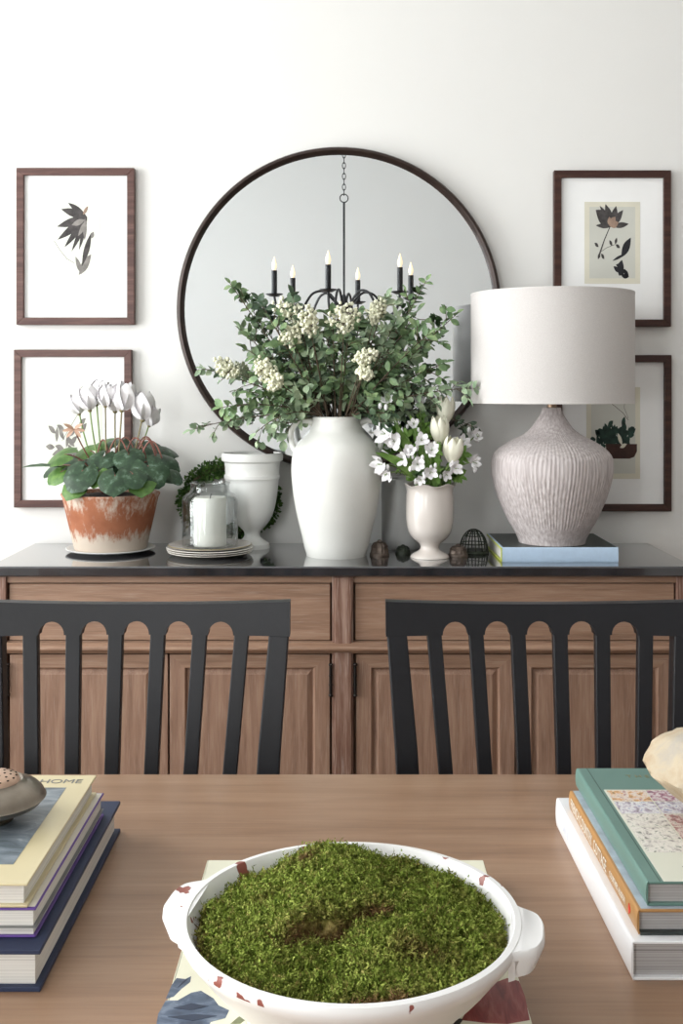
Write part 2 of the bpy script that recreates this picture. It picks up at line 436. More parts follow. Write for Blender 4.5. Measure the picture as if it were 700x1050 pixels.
def window(n, ax, a, b_, face, out):
    """ax 'y': window in left wall spanning Y a..b ; ax 'x': window in near wall spanning X a..b"""
    m = MB(); g = MB()
    def bx(mb, u0, u1, w0, w1, z0, z1):
        if ax == 'y': mb.box(w0, w1, u0, u1, z0, z1)
        else: mb.box(u0, u1, w0, w1, z0, z1)
    w0, w1 = face + out * .05, face + out * .09
    w0, w1 = min(w0, w1), max(w0, w1)
    t = .05
    bx(m, a, a + t, w0, w1, WZ[0], WZ[1]); bx(m, b_ - t, b_, w0, w1, WZ[0], WZ[1])
    bx(m, a + t, b_ - t, w0, w1, WZ[0], WZ[0] + t); bx(m, a + t, b_ - t, w0, w1, WZ[1] - t, WZ[1])
    mid = (WZ[0] + WZ[1]) / 2; bx(m, a + t, b_ - t, w0, w1, mid - .015, mid + .015)
    c = (a + b_) / 2
    bx(m, c - .01, c + .01, w0, w1, WZ[0] + t, mid - .015); bx(m, c - .01, c + .01, w0, w1, mid + .015, WZ[1] - t)
    r = struct(m.build('window_%d' % n, 'trim'))
    wm = (w0 + w1) / 2
    bx(g, a + t, b_ - t, wm - .002, wm + .002, WZ[0] + t, WZ[1] - t)
    g.build('pane', 'glass', r)
    L = bpy.data.lights.new('daylight_%d' % n, 'AREA'); L.shape = 'RECTANGLE'; L.size = abs(b_ - a); L.size_y = WZ[1] - WZ[0]
    lo = bpy.data.objects.new('daylight_%d' % n, L); COL.objects.link(lo)
    if ax == 'y': lo.location = (face + out * .22, c, mid); lo.rotation_euler = (0, -PI / 2, 0); L.size, L.size_y = L.size_y, L.size
    else: lo.location = (c, face + out * .22, mid); lo.rotation_euler = (PI / 2, 0, 0)
    return L
L1 = window(1, 'y', LW[0][0], LW[0][1], XL, -1); L1.energy = 62
L2 = window(2, 'y', LW[1][0], LW[1][1], XL, -1); L2.energy = 112
L3 = window(3, 'x', NW[0], NW[1], YN, -1); L3.energy = 62  # unseen window, added as fill from behind left of the camera
for L in (L1, L2, L3): L.color = (1, .99, .98)
for nm, args in (('baseboard_far', (XL + .015, XR - .015, WY - .015, WY, 0, .13)), ('baseboard_right', (XR - .015, XR, YN, WY, 0, .13)),
                 ('baseboard_left', (XL, XL + .015, YN, WY, 0, .13))):
    struct(MB().box(*args).build(nm, 'trim'))
w = bpy.data.worlds.new('world'); S.world = w; w.use_nodes = True
w.node_tree.nodes['Background'].inputs[0].default_value = (.95, .97, 1, 1); w.node_tree.nodes['Background'].inputs[1].default_value = 1.2

# ---------------------------------------------------------------- buffet
BY0 = 2.37; TZ = .88
buf = thing('sideboard', (0, 2.56, 0), 'long limed oak sideboard with dark stone top standing against the wall', 'sideboard')
MB().box(-.782, .782, BY0, WY - .004, TZ - .023, TZ, c=.003).build('top', 'slab', buf, 'polished dark stone top')
FY = 2.392
def ZY(py): return CZ - (py - 400) / 460.0
def XP(px): return (px - 350) / 460.0
b = MB(); b.box(-.765, .765, FY + .02, WY - .02, .09, TZ - .0232)
b.build('carcass', 'oakz', buf)
def hw(px0, px1): return XP(px0), XP(px1)
z_rail = ZY(597.5); z_dr0 = ZY(657); z_m1 = ZY(658.5); z_m0 = ZY(669); z_door1 = ZY(671); z_door0 = .13
b = MB()
b.box(-.765, .765, FY, FY + .022, z_rail, TZ - .0233)
b.build('top_rail', 'oakx', buf)
for x0, x1 in ((-.768, XP(7)), (XP(340.5), XP(362)), (XP(693), .768)):
    b = MB(); b.box(x0, x1, FY - .006, FY + .022, .06, TZ - .0234, c=.0015)
    if x0 > -.1 and x0 < .1: b.box(x0 + .006, x1 - .004, FY - .009, FY - .004, .14, TZ - .026, c=.001)
    b.build('stile', 'oakworn', buf)
b = MB()   # half-round moulding
n = 10; prof = [(0, z_m0), (-.004, z_m0)] + [(-.006 - .013 * math.sin(PI * i / n), z_m0 + .004 + (z_m1 - z_m0 - .006) * (1 - math.cos(PI * i / n)) / 2) for i in range(n + 1)] + [(-.004, z_m1), (0, z_m1)]
b.prism(prof, lambda a, c: Vector((-.775, FY - .004 + a, c)), lambda a, c: Vector((.775, FY - .004 + a, c)))
b.build('moulding', 'oakx', buf, smooth=50)
b = MB(); b.box(-.765, .765, FY + .002, FY + .022, z_m0 - .002, z_m1 + .002); b.build('cross_rail', 'oakx', buf)
b = MB(); b.box(-.765, .765, FY - .004, FY + .022, .07, .125); b.build('bottom_rail', 'oakx', buf)
for x0, x1 in (hw(9, 338.5), hw(364, 691.5)):
    b = MB(); b.box(x0, x1, FY + .002, FY + .02, z_dr0, z_rail - .003, c=.0015)
    b.build('drawer', 'oakx', buf)
doors = [(10, 172, -1), (174, 338, 1), (365, 527.5, -1), (529, 690, 1)]
for p0, p1, hs in doors:
    x0, x1 = hw(p0, p1); st = .034; dz1 = z_door1; dz0 = z_door0
    b = MB(); y0, y1 = FY - .001, FY + .018
    o_ = [(x0, dz0), (x1, dz0), (x1, dz1), (x0, dz1)]; i_ = [(x0 + st, dz0 + .04), (x1 - st, dz0 + .04), (x1 - st, dz1 - .03), (x0 + st, dz1 - .03)]
    vs = [(x, yy, z) for q_, yy in ((o_, y0), (i_, y0), (i_, y1), (o_, y1)) for x, z in q_]
    for j in range(4):
        k_ = (j + 1) % 4
        b.add([], []); b.v = b.v or [Vector(p_) for p_ in vs]
        for r_ in range(4):
            a_, c_ = r_ * 4, ((r_ + 1) % 4) * 4
            b.f.append((a_ + j, a_ + k_, c_ + k_, c_ + j)); b.mi.append(1 if j in (0, 2) else 0)
    d = b.build('door', ['oakz', 'oakx'], buf, bevel=.001)
    b = MB(); a0, a1, c0, c1 = x0 + st, x1 - st, dz0 + .04, dz1 - .03
    # raised panel: recess then bevel up to field
    k = .004; q = .016
    outer = [(a0, c0), (a1, c0), (a1, c1), (a0, c1)]
    def ins(t): return [(a0 + t, c0 + t), (a1 - t, c0 + t), (a1 - t, c1 - t), (a0 + t, c1 - t)]
    rings = [(outer, y0 + .001), (ins(k), y0 + .009), (ins(k + .002), y0 + .009), (ins(q), y0 + .003), (ins(q + .001), y0 + .003)]
    vs = []; fs = []
    for r, yy in rings: vs += [(x, yy, z) for x, z in r]
    for i in range(len(rings) - 1):
        for j in range(4): fs.append((i * 4 + j, i * 4 + (j + 1) % 4, i * 4 + 4 + (j + 1) % 4, i * 4 + 4 + j))
    o = (len(rings) - 1) * 4; fs.append((o, o + 1, o + 2, o + 3))
    b.add(vs, fs); b.build('door_panel', 'oakz', d)
    hx = x0 - .002 if hs < 0 else x1 + .002
    for zz in (z_door1 - .055, .2):
        h = MB(); h.tube([(hx, FY - .009, zz - .03), (hx, FY - .009, zz + .03)], .0035, 10)
        h.blob((hx, FY - .009, zz + .034), .005, sc=(1, 1, .8)); h.blob((hx, FY - .009, zz - .034), .005, sc=(1, 1, .8))
        for q_ in (-.01, .01): h.tube([(hx, FY - .009, zz + q_ - .001), (hx, FY - .009, zz + q_ + .001)], .0045, 10)
        h.build('hinge', 'hinge', d, smooth=True)
for xx in (-.73, 0, .73):
    for yy in (FY + .035, WY - .07):
        b = MB(); b.lathe([(0, 0), (.02, 0), (.026, .01), (.032, .04), (.026, .062), (.03, .0895)], 20, (xx, yy, 0)); b.build('foot', 'oakworn', buf, smooth=True)

# ---------------------------------------------------------------- round mirror
MX, MZ = W(347.5, 317, 2.71).x, W(347.5, 317, 2.71).z
mir = thing('round_mirror', (MX, WY, MZ), 'large round wall mirror with thin dark bronze frame hanging above the sideboard', 'mirror')
R = .4105; prof = [(R, WY), (R, 2.712), (R - .003, 2.706), (R - .009, 2.704), (R - .013, 2.707), (R - .019, 2.716), (R - .020, 2.722)]
b = MB(); n = 128; vs = []; fs = []
for i, (r, yy) in enumerate(prof):
    for k in range(n):
        a = 2 * PI * k / n; vs.append((MX + r * math.cos(a), yy, MZ + r * math.sin(a)))
for i in range(len(prof) - 1):
    for k in range(n): fs.append((i * n + k, i * n + (k + 1) % n, (i + 1) * n + (k + 1) % n, (i + 1) * n + k))
b.add(vs, fs); b.build('frame', 'mirror_frame', mir, smooth=True)
b = MB(); r = R - .0195
b.prism([(r * math.cos(2 * PI * k / n), r * math.sin(2 * PI * k / n)) for k in range(n)], lambda a, c: Vector((MX + a, 2.718, MZ + c)), lambda a, c: Vector((MX + a, 2.726, MZ + c)))
b.build('mirror_glass', 'mirror', mir)

# ---------------------------------------------------------------- chandelier (seen in the mirror)
CX, CY = .012, .235
ch = thing('chandelier', (CX, CY, ZC), 'black iron six-candle chandelier on a chain, seen reflected in the round mirror', 'chandelier')
b = MB(); b.lathe([(0, ZC), (.055, ZC), (.055, ZC - .012), (.02, ZC - .03), (0, ZC - .03)][::-1], 24, (CX, CY, 0)); b.build('canopy', 'iron', ch, smooth=True)
b = MB(); z = ZC - .03; i = 0
while z > 2.225:
    pts = []
    for k in range(10):
        a = 2 * PI * k / 10; u = .008 * math.cos(a); vv = .016 * math.sin(a)
        pts.append((CX + (u if i % 2 else 0), CY + (0 if i % 2 else u), z - .016 + vv))
    b.tube(pts, .0022, 5, closed=True); z -= .026; i += 1
b.build('chain', 'iron', ch, smooth='all')
b = MB(); b.tube([(CX + .02 * math.cos(2 * PI * k / 16), CY, 2.2 + .02 * math.sin(2 * PI * k / 16)) for k in range(16)], .003, 6, closed=True)
b.tube([(CX, CY, 2.18), (CX, CY, 1.7)], .0055, 10)
b.lathe([(0, 1.60), (.012, 1.607), (.02, 1.625), (.014, 1.64), (.03, 1.655), (.034, 1.675), (.02, 1.695), (.012, 1.72), (.006, 1.735)], 20, (CX, CY, 0))
b.build('stem', 'iron', ch, smooth=True)
for k in range(6):
    th = math.radians(42 + 60 * k); d = Vector((math.cos(th), -math.sin(th) * -1, 0))
    def P(r, z): return Vector((CX, CY, 0)) + d * r + Vector((0, 0, z))
    ctrl = [(.02, 1.665), (.05, 1.70), (.10, 1.745), (.155, 1.735), (.19, 1.69), (.215, 1.645), (.25, 1.62), (.30, 1.625), (.333, 1.655), (.348, 1.715)]
    pts = []
    for i in range(len(ctrl) - 1):
        p0 = ctrl[max(i - 1, 0)]; p1 = ctrl[i]; p2 = ctrl[i + 1]; p3 = ctrl[min(i + 2, len(ctrl) - 1)]
        for t in (0, .25, .5, .75):
            q = [.5 * (2 * p1[j] + (p2[j] - p0[j]) * t + (2 * p0[j] - 5 * p1[j] + 4 * p2[j] - p3[j]) * t * t + (3 * p1[j] - p0[j] - 3 * p2[j] + p3[j]) * t ** 3) for j in (0, 1)]
            pts.append(P(*q))
    pts.append(P(*ctrl[-1]))
    b = MB(); b.tube(pts, .006, 8); b.build('arm', 'iron', ch, smooth=True)
    c = P(.348, 0)
    b = MB(); b.lathe([(0, 1.712), (.02, 1.714), (.04, 1.724), (.041, 1.727), (.012, 1.728), (.0, 1.728)], 24, c); b.build('drip_pan', 'iron', ch, smooth=True)
    b = MB(); b.lathe([(0, 1.727), (.0135, 1.727), (.0135, 1.838), (.0, 1.838)], 14, c); b.build('candle_sleeve', 'iron', ch, smooth=True)
    b = MB(); b.lathe([(0, 1.838), (.006, 1.838), (.0125, 1.855), (.0125, 1.866), (.007, 1.885), (.002, 1.902), (0, 1.904)], 12, c); b.build('bulb', 'bulb', ch, smooth=True)

# ---------------------------------------------------------------- framed prints
def framed(px0, py0, px1, py1, mat, label, art, ix, cat='picture', paper='paper_pale'):
    Yf = 2.72
    A = W(px0, py1, Yf); B = W(px1, py0, Yf); wdt = .0185
    t = thing('framed_print', ((A.x + B.x) / 2, WY, A.z), label, cat, 'framed botanical prints beside the mirror')
    b = MB(); x0, x1, z0, z1 = A.x, B.x, A.z, B.z; yb, yf = WY - .001, Yf
    for q in ([(x0, z0), (x1, z0), (x1 - wdt, z0 + wdt), (x0 + wdt, z0 + wdt)], [(x1, z0), (x1, z1), (x1 - wdt, z1 - wdt), (x1 - wdt, z0 + wdt)],
              [(x1, z1), (x0, z1), (x0 + wdt, z1 - wdt), (x1 - wdt, z1 - wdt)], [(x0, z1), (x0, z0), (x0 + wdt, z0 + wdt), (x0 + wdt, z1 - wdt)]):
        b.prism(q, lambda a, c: Vector((a, yf, c)), lambda a, c: Vector((a, yb, c)))
    b.build('frame', mat, t, bevel=.0012)
    b = MB(); b.box(x0 + wdt - .002, x1 - wdt + .002, yf + .009, yb, z0 + wdt - .002, z1 - wdt + .002); b.build('mat_board', 'mat', t)
    ya = yf + .0088
    C = W(ix[0], ix[3], ya); D = W(ix[2], ix[1], ya)
    # bevel window of the mat
    b = MB(); b.box(C.x, D.x, ya - .0003, ya + .0004, C.z, D.z); pr = b.build('print', paper, t)
    if paper == 'paper':
        b = MB(); e = (D.x - C.x) * .09; b.box(C.x + e, D.x - e, ya - .0005, ya - .0002, C.z + e * 1.1, D.z - e); b.build('print_field', 'paper_in', pr)
    art(lambda u, v: (C.x + (D.x - C.x) * u, D.z + (C.z - D.z) * v), ya - .0006, pr)
    return t

def art_shape(m, T, ya, pts, k=0):
    P2 = [T(u, v) for u, v in pts]
    m.prism(P2, lambda a, c: Vector((a, ya - .00002 * k, c)), lambda a, c: Vector((a, ya + .0004, c)))
def stroke(m, T, ya, pts, w, k=0):
    P2 = [Vector(T(u, v)) for u, v in pts]; N = len(P2); L = []; Rr = []
    for i in range(N):
        t = (P2[min(i + 1, N - 1)] - P2[max(i - 1, 0)]).normalized(); nn = Vector((-t.y, t.x))
        ww = w[i] if hasattr(w, '__len__') else w
        L.append(P2[i] + nn * ww / 2); Rr.append(P2[i] - nn * ww / 2)
    m.prism([tuple(p) for p in L + Rr[::-1]], lambda a, c: Vector((a, ya - .00002 * k, c)), lambda a, c: Vector((a, ya + .0004, c)))
def petalpts(cx, cy, ang, ln, wd, n=8):
    pts = []; d = (math.cos(ang), math.sin(ang)); e = (-d[1], d[0])
    for i in range(n + 1):
        t = i / n; pts.append((cx + d[0] * ln * t + e[0] * wd * math.sin(PI * t) , cy + d[1] * ln * t + e[1] * wd * math.sin(PI * t)))
    for i in range(n - 1, 0, -1):
        t = i / n; pts.append((cx + d[0] * ln * t - e[0] * wd * math.sin(PI * t), cy + d[1] * ln * t - e[1] * wd * math.sin(PI * t)))
    return pts
def art_leaf_bird(T, ya, pr):
    m = MB(); g = MB(); tn = MB()
    for i, (a, l, w_) in enumerate(((2.95, .58, .05), (2.7, .62, .05), (2.45, .56, .045), (2.2, .5, .04), (1.95, .42, .035), (-2.95, .5, .05), (-2.7, .4, .04))):
        art_shape(m, T, ya, petalpts(.76, .17, a, l, w_), i)
    for i, (x, y_, a) in enumerate(((.72, .2, 2.9), (.76, .2, 2.3), (.72, .18, 1.6))): art_shape(g, T, ya, petalpts(x, y_, a, .26, .035), 8 + i)
    art_shape(tn, T, ya, petalpts(.68, .14, -.8, .14, .025), 12)
    stroke(g, T, ya, [(.14, .45), (.25, .56), (.38, .66), (.52, .71)], .0014, 1)
    art_shape(m, T, ya, petalpts(.66, .75, -1.15, .44, .05), 3); art_shape(g, T, ya, petalpts(.84, .42, -1.1, .09, .03), 5)
    art_shape(g, T, ya, petalpts(.6, .85, -.8, .34, .06), 2); art_shape(g, T, ya, petalpts(.66, .84, -2.1, .24, .04), 3)
    m.build('plant_drawing', 'ink', pr); g.build('leaf_drawing', 'ink_grey', pr); tn.build('tan_drawing', 'ink_tan', pr)
def art_flower_bird(T, ya, pr):
    m = MB(); g = MB(); k = MB()
    stroke(m, T, ya, [(.46, .3), (.36, .46), (.26, .66)], [.0022, .0026, .0045])
    for i, (a, l, wd) in enumerate(((-2.55, .36, .09), (-2.0, .3, .06), (-3.1, .3, .03), (-.1, .3, .035), (-.8, .28, .05), (-1.3, .26, .06), (-2.3, .34, .04))):
        art_shape(m, T, ya, petalpts(.5, .3, a, l, wd), i)
    for i, (a, l, wd) in enumerate(((-.3, .16, .045), (-.9, .15, .05), (-1.7, .12, .04))): art_shape(g, T, ya, petalpts(.46, .3, a, l, wd), 10 + i)
    stroke(m, T, ya, [(.27, .62), (.4, .56), (.55, .52)], .0012, 2)
    for (x, y_, a) in ((.55, .52, -1.2), (.56, .52, .5), (.5, .54, -2.2), (.18, .5, .6), (.3, .63, .9), (.28, .62, 2.0)): art_shape(m, T, ya, petalpts(x, y_, a, .09, .022), 4)
    art_shape(k, T, ya, petalpts(.66, .68, -.95, .3, .06), 2); art_shape(k, T, ya, petalpts(.5, .72, -.35, .24, .018), 3)
    art_shape(k, T, ya, petalpts(.62, .9, -1.3, .2, .06), 2)
    for (x, y_, a) in ((.62, .9, -.6), (.64, .86, -2.6), (.7, .82, .8), (.66, .9, .1), (.7, .8, -2.9)): art_shape(k, T, ya, petalpts(x, y_, a, .14, .03), 5)
    m.build('plant_drawing', 'ink', pr); g.build('tan_drawing', 'ink_tan', pr); k.build('bird_drawing', 'ink_black', pr)
def art_nest(T, ya, pr):
    m = MB(); g = MB(); k = MB(); w_ = MB()
    rnd = random.Random(3)
    for i in range(80):
        cx, cy = rnd.gauss(.55, .2), rnd.gauss(.55, .05)
        if abs(cx - .5) > .38: continue
        art_shape(m, T, ya, petalpts(cx, cy, rnd.uniform(0, 6.3), .13, .036), i % 20)
    art_shape(k, T, ya, [(.36, .62), (.94, .62), (.94, .7), (.89, .76), (.8, .78), (.5, .78), (.41, .75), (.37, .7)], 21)
    bb = MB(); art_shape(bb, T, ya, petalpts(.3, .13, .1, .4, .03), 3); stroke(bb, T, ya, [(.45, .17), (.68, .28), (.78, .36)], .0012, 2); stroke(bb, T, ya, [(.72, .14), (.7, .22), (.78, .34)], .0008, 2); bb.build('twig_drawing', 'ink_brown', pr)
    art_shape(w_, T, ya, petalpts(.58, .5, 1.0, .16, .03), 22); art_shape(w_, T, ya, petalpts(.62, .66, -.3, .14, .022), 24)
    m.build('leaf_drawing', 'ink_green', pr); k.build('nest_drawing', 'ink_brown', pr); w_.build('bird_drawing', 'paper', pr)
def art_grey_nest(T, ya, pr):
    m = MB(); g = MB()
    rnd = random.Random(5)
    for i in range(26):
        art_shape(m, T, ya, petalpts(.12 + rnd.random() * .4, .74 + rnd.random() * .1, rnd.uniform(-.4, .4), .22, .03), i)
    for i in range(14): art_shape(g, T, ya, petalpts(.15 + rnd.random() * .5, .45 + rnd.random() * .22, rnd.uniform(0, 6), .16, .03), i)
    stroke(g, T, ya, [(.3, .6), (.5, .4), (.8, .1)], .0012)
    m.build('nest_drawing', 'ink_grey', pr); g.build('leaf_drawing', 'ink_grey', pr)
framed(16.5, 172, 137.5, 333, 'frame_brown', 'framed print of a fan-shaped leaf and small bird, upper left of the mirror', art_leaf_bird, (48, 208, 102.5, 295))
framed(14, 358.5, 134.5, 520.5, 'frame_brown', 'framed pale print partly hidden behind the potted cyclamen', art_grey_nest, (46, 392, 105, 492))
framed(568, 174.5, 688, 335, 'frame_dark', 'framed print of a dark flower and black bird, above the lampshade on the right', art_flower_bird, (599, 207, 656, 291), paper='paper')
framed(569, 364, 688.5, 524.5, 'frame_dark', 'framed print of green leaves and a nest, partly hidden behind the table lamp', art_nest, (601, 397, 656, 491), paper='paper')

# ---------------------------------------------------------------- things on the sideboard
def prof_px(rows, Y, y0):
    """rows of (halfwidth px, y px) -> (r,z)"""
    return [(h / F * Y, CZ - (yy - 400) / F * Y) for h, yy in rows]
def smoothp(p, n=4):
    out = []
    for i in range(len(p) - 1):
        a = p[max(i - 1, 0)]; b_ = p[i]; c = p[i + 1]; d = p[min(i + 2, len(p) - 1)]
        for j in range(n):
            t = j / n
            out.append(tuple(.5 * (2 * b_[k] + (c[k] - a[k]) * t + (2 * a[k] - 5 * b_[k] + 4 * c[k] - d[k]) * t * t + (3 * b_[k] - a[k] - 3 * c[k] + d[k]) * t ** 3) for k in (0, 1)))
    out.append(p[-1]); return out
def vessel(rows, Y, zb, th=.005, depth=.06, sub=4):
    """outer profile bottom->top then inner wall down to a depth"""
    p = prof_px(rows, Y, 0)
    p = [(r, z) for r, z in p]; p[0] = (p[0][0], zb)
    sm = smoothp(p, sub)
    top = sm[-1]
    inner = [(r - th, z) for r, z in reversed(sm) if z > top[1] - depth]
    return [(0, zb)] + sm + [(top[0] - th * .4, top[1] + th * .35)] + inner + [(0, inner[-1][1])]

# big white jug
JY = 2.538; JX = W(344.8, 0, JY).x
t = thing('jug', (JX, JY, TZ), 'tall bulbous white stoneware jug with small ear handles holding leafy branches', 'jug')
rows = [(30.5, 571), (33, 560), (36, 546), (40, 530), (44, 508), (46, 488), (46.2, 478), (45, 466), (41, 456), (34, 448), (28, 442), (25.5, 436), (24, 431), (24.5, 428)]
b = MB(); b.lathe(vessel(rows, JY, TZ, .006, .09), 64, (JX, JY, 0)); b.build('body', 'white_glaze', t, smooth=60)
for s in (-1, 1):
    b = MB(); pts = []
    for (dx, yy) in ((24, 434), (32, 431), (41, 434), (46, 441), (46.5, 450), (44, 459), (40, 463)):
        q = W(344.8 + s * dx, yy, JY); pts.append(q)
    pts = [Vector((x, JY, z)) for x, z in smoothp([(p.x, p.z) for p in pts], 4)]
    b.tube(pts, [.0085 - .002 * math.sin(PI * i / (len(pts) - 1)) for i in range(len(pts))], 10)
    b.build('handle', 'white_glaze', t, smooth='all')

# urn planter
UY = 2.658; UX = W(258.5, 0, UY).x
rows = [(18, 566), (18.3, 562), (17.5, 557), (11, 553), (8, 549), (9, 544), (15, 538), (21, 528), (24.5, 514), (26.5, 500), (27.3, 491), (28.6, 490), (28.6, 486.5), (27.5, 485.5), (28.5, 474), (31.2, 472), (31.5, 467), (31, 465)]
b = MB(); b.lathe(vessel(rows, UY, TZ, .006, .05, 2), 64, (UX, UY, 0))
tag(b.build('urn', 'white_matte', None, smooth=35, origin=(UX, UY, TZ)), 'white footed urn planter with banded rim between glass candle jar and white jug', 'urn')

# boxwood wreath behind the urn
WX, WYY, WZZ = W(235, 0, 2.718).x, 2.718, TZ + .112
t = thing('boxwood_wreath', (WX, WYY, TZ), 'green boxwood wreath leaning on the wall behind the white urn', 'wreath')
b = MB(); ring = [(WX + .107 * math.cos(2 * PI * k / 40), WYY, WZZ + .083 * math.sin(2 * PI * k / 40)) for k in range(40)]
b.tube(ring, .0065, 8, closed=True); b.build('ring', 'twig', t, smooth='all')
def leaf_quad(b, p, d, nrm, ln, wd, mi=0, fold=.15, n=4):
    """pointed oval leaf, folded along the midrib"""
    d = d.normalized(); s = d.cross(nrm)
    if s.length < 1e-6: s = d.cross(Vector((.3, .5, .8)))
    s.normalize(); nn = s.cross(d).normalized()
    prof = [(0, .04), (.22, .72), (.5, 1), (.78, .72), (1, .0)]
    vs = []; fs = []
    for t_, w_ in prof:
        c = p + d * ln * t_ - nn * ln * .18 * t_ * t_
        vs += [c + s * wd * .5 * w_ + nn * wd * fold * w_, c, c - s * wd * .5 * w_ + nn * wd * fold * w_]
    for i in range(len(prof) - 1):
        o = i * 3; fs += [(o, o + 1, o + 4, o + 3), (o + 1, o + 2, o + 5, o + 4)]
    b.add(vs, fs, mi)
def rv(rnd): 
    while True:
        v = Vector((rnd.uniform(-1, 1), rnd.uniform(-1, 1), rnd.uniform(-1, 1)))
        if .05 < v.length < 1: return v.normalized()
rnd = random.Random(11)
b = MB()
for i in range(4200):
    a = rnd.uniform(0, 2 * PI); c = Vector((WX + .107 * math.cos(a), WYY, WZZ + .083 * math.sin(a)))
    o = rv(rnd); p = c + Vector((o.x, o.y * .45, o.z)) * rnd.uniform(.005, .025)
    if p.z < TZ + .004 or p.y > 2.725: continue
    dd = (o + rv(rnd) * .7)
    leaf_quad(b, p, dd, rv(rnd), .0105, .007)
for i in range(0, len(b.v), 15):
    q_ = b.v[i:i + 15]; oy = max(0, max(v.y for v in q_) - 2.734); oz = max(0, TZ + .001 - min(v.z for v in q_))
    for v in q_: v.y -= oy; v.z += oz
b.build('foliage', 'box_leaf', t)

# plates with glass candle jar
PX, PY = W(215.3, 0, 2.545).x, 2.545
def plate(z0, R_, mats, label, grp=None, h=.009):
    b = MB()
    prof = [(0, z0), (R_ * .55, z0), (R_ * .6, z0 + .002), (R_ * .98, z0 + h - .0015), (R_, z0 + h), (R_ * .985, z0 + h + .0012), (R_ * .62, z0 + .0045), (R_ * .55, z0 + .0035), (0, z0 + .0035)]
    b.lathe(prof, 72, (PX, PY, 0))
    nf = 72
    for i in range(len(b.f)):
        if i // nf == (4 if mats[1] == 'gold_and_edge_shade' else 3): b.mi[i] = 1  # on the top plate this ring paints its edge shadow in olive
    return tag(b.build('plate', mats, None, smooth=30, origin=(PX, PY, z0)), label, 'plate', grp)
plate(TZ, .1, ['plate', 'plate_rim'], 'white plate at the bottom of the plate stack, resting on the sideboard', 'stacked plates')
plate(TZ + .0049, .1025, ['plate', 'plate_rim'], 'white plate second from the bottom of the stack under the candle jar', 'stacked plates')
plate(TZ + .0098, .103, ['plate', 'plate_rim'], 'white plate directly under the topmost cream plate of the stack', 'stacked plates')
plate(TZ + .0156, .099, ['cream_glaze', 'gold_and_edge_shade'], 'topmost cream plate with its olive edge shadow painted on the rim, carrying the glass candle jar', 'stacked plates')
PZ = TZ + .0156 + .0036
t = thing('glass_jar', (PX, PY, PZ), 'clear glass jar with short neck around a white pillar candle on the plates', 'jar')
pr = [(0, PZ), (.058, PZ), (.066, PZ + .006), (.066, 1.008), (.064, 1.017), (.056, 1.0245), (.049, 1.028), (.046, 1.033), (.046, 1.046), (.0485, 1.0505), (.0465, 1.0515), (.044, 1.046), (.044, 1.032), (.054, 1.022), (.0625, 1.012), (.064, 1.004), (.064, PZ + .008), (.056, PZ + .004), (0, PZ + .003)]
b = MB(); b.lathe(pr, 64, (PX, PY, 0)); b.build('glass_body', 'glass', t, smooth=60)
t = thing('pillar_candle', (PX, PY, PZ + .0032), 'thick white pillar candle standing inside the clear glass jar', 'candle')
b = MB(); z0 = PZ + .0034; b.lathe([(0, z0), (.037, z0), (.0385, z0 + .002), (.0385, 1.013), (.0365, 1.0165), (.03, 1.015), (.01, 1.011), (0, 1.011)], 48, (PX, PY, 0)); b.build('wax', 'wax', t, smooth=50)
b = MB(); b.tube([(PX, PY, 1.01), (PX + .001, PY, 1.018), (PX + .003, PY, 1.024)], .0012, 6); b.build('wick', 'wick', t)

# saucer + cyclamen
CPX, CPY = W(113.5, 0, 2.6).x, 2.6
b = MB(); z0 = TZ
b.lathe([(0, z0), (.07, z0), (.075, z0 + .002), (.104, z0 + .007), (.107, z0 + .0095), (.105, z0 + .011), (.078, z0 + .0055), (0, z0 + .0055)], 72, (CPX, CPY, 0))
tag(b.build('saucer', 'greywhite', None, smooth=30, origin=(CPX, CPY, TZ)), 'shallow pale saucer under the terracotta pot', 'saucer')
z0 = TZ + .0058
cy = thing('potted_cyclamen', (CPX, CPY, z0), 'white cyclamen growing in a weathered terracotta pot on a saucer', 'potted plant')
zt = 1.022
b = MB(); b.lathe([(0, z0), (.083, z0), (.0865, z0 + .003), (.114, zt - .012), (.1185, zt - .003), (.1175, zt), (.109, zt), (.108, zt - .012), (0, zt - .014)], 80, (CPX, CPY, 0), mod=lambda a, i: 1 + .006 * noise.noise(Vector((math.cos(a) * 2, math.sin(a) * 2, i))))
b.build('pot', 'terracotta', cy, smooth=40)
b = MB(); b.lathe([(.1085, zt - .013), (.08, zt - .006), (.04, zt - .002), (0, zt)], 40, (CPX, CPY, 0)); b.build('soil', 'soil', cy, smooth=True)
crown = Vector((CPX, CPY, zt - .004))
def bez(a, b_, c, n=10):
    return [a * (1 - t) ** 2 + b_ * 2 * t * (1 - t) + c * t * t for t in [i / n for i in range(n + 1)]]
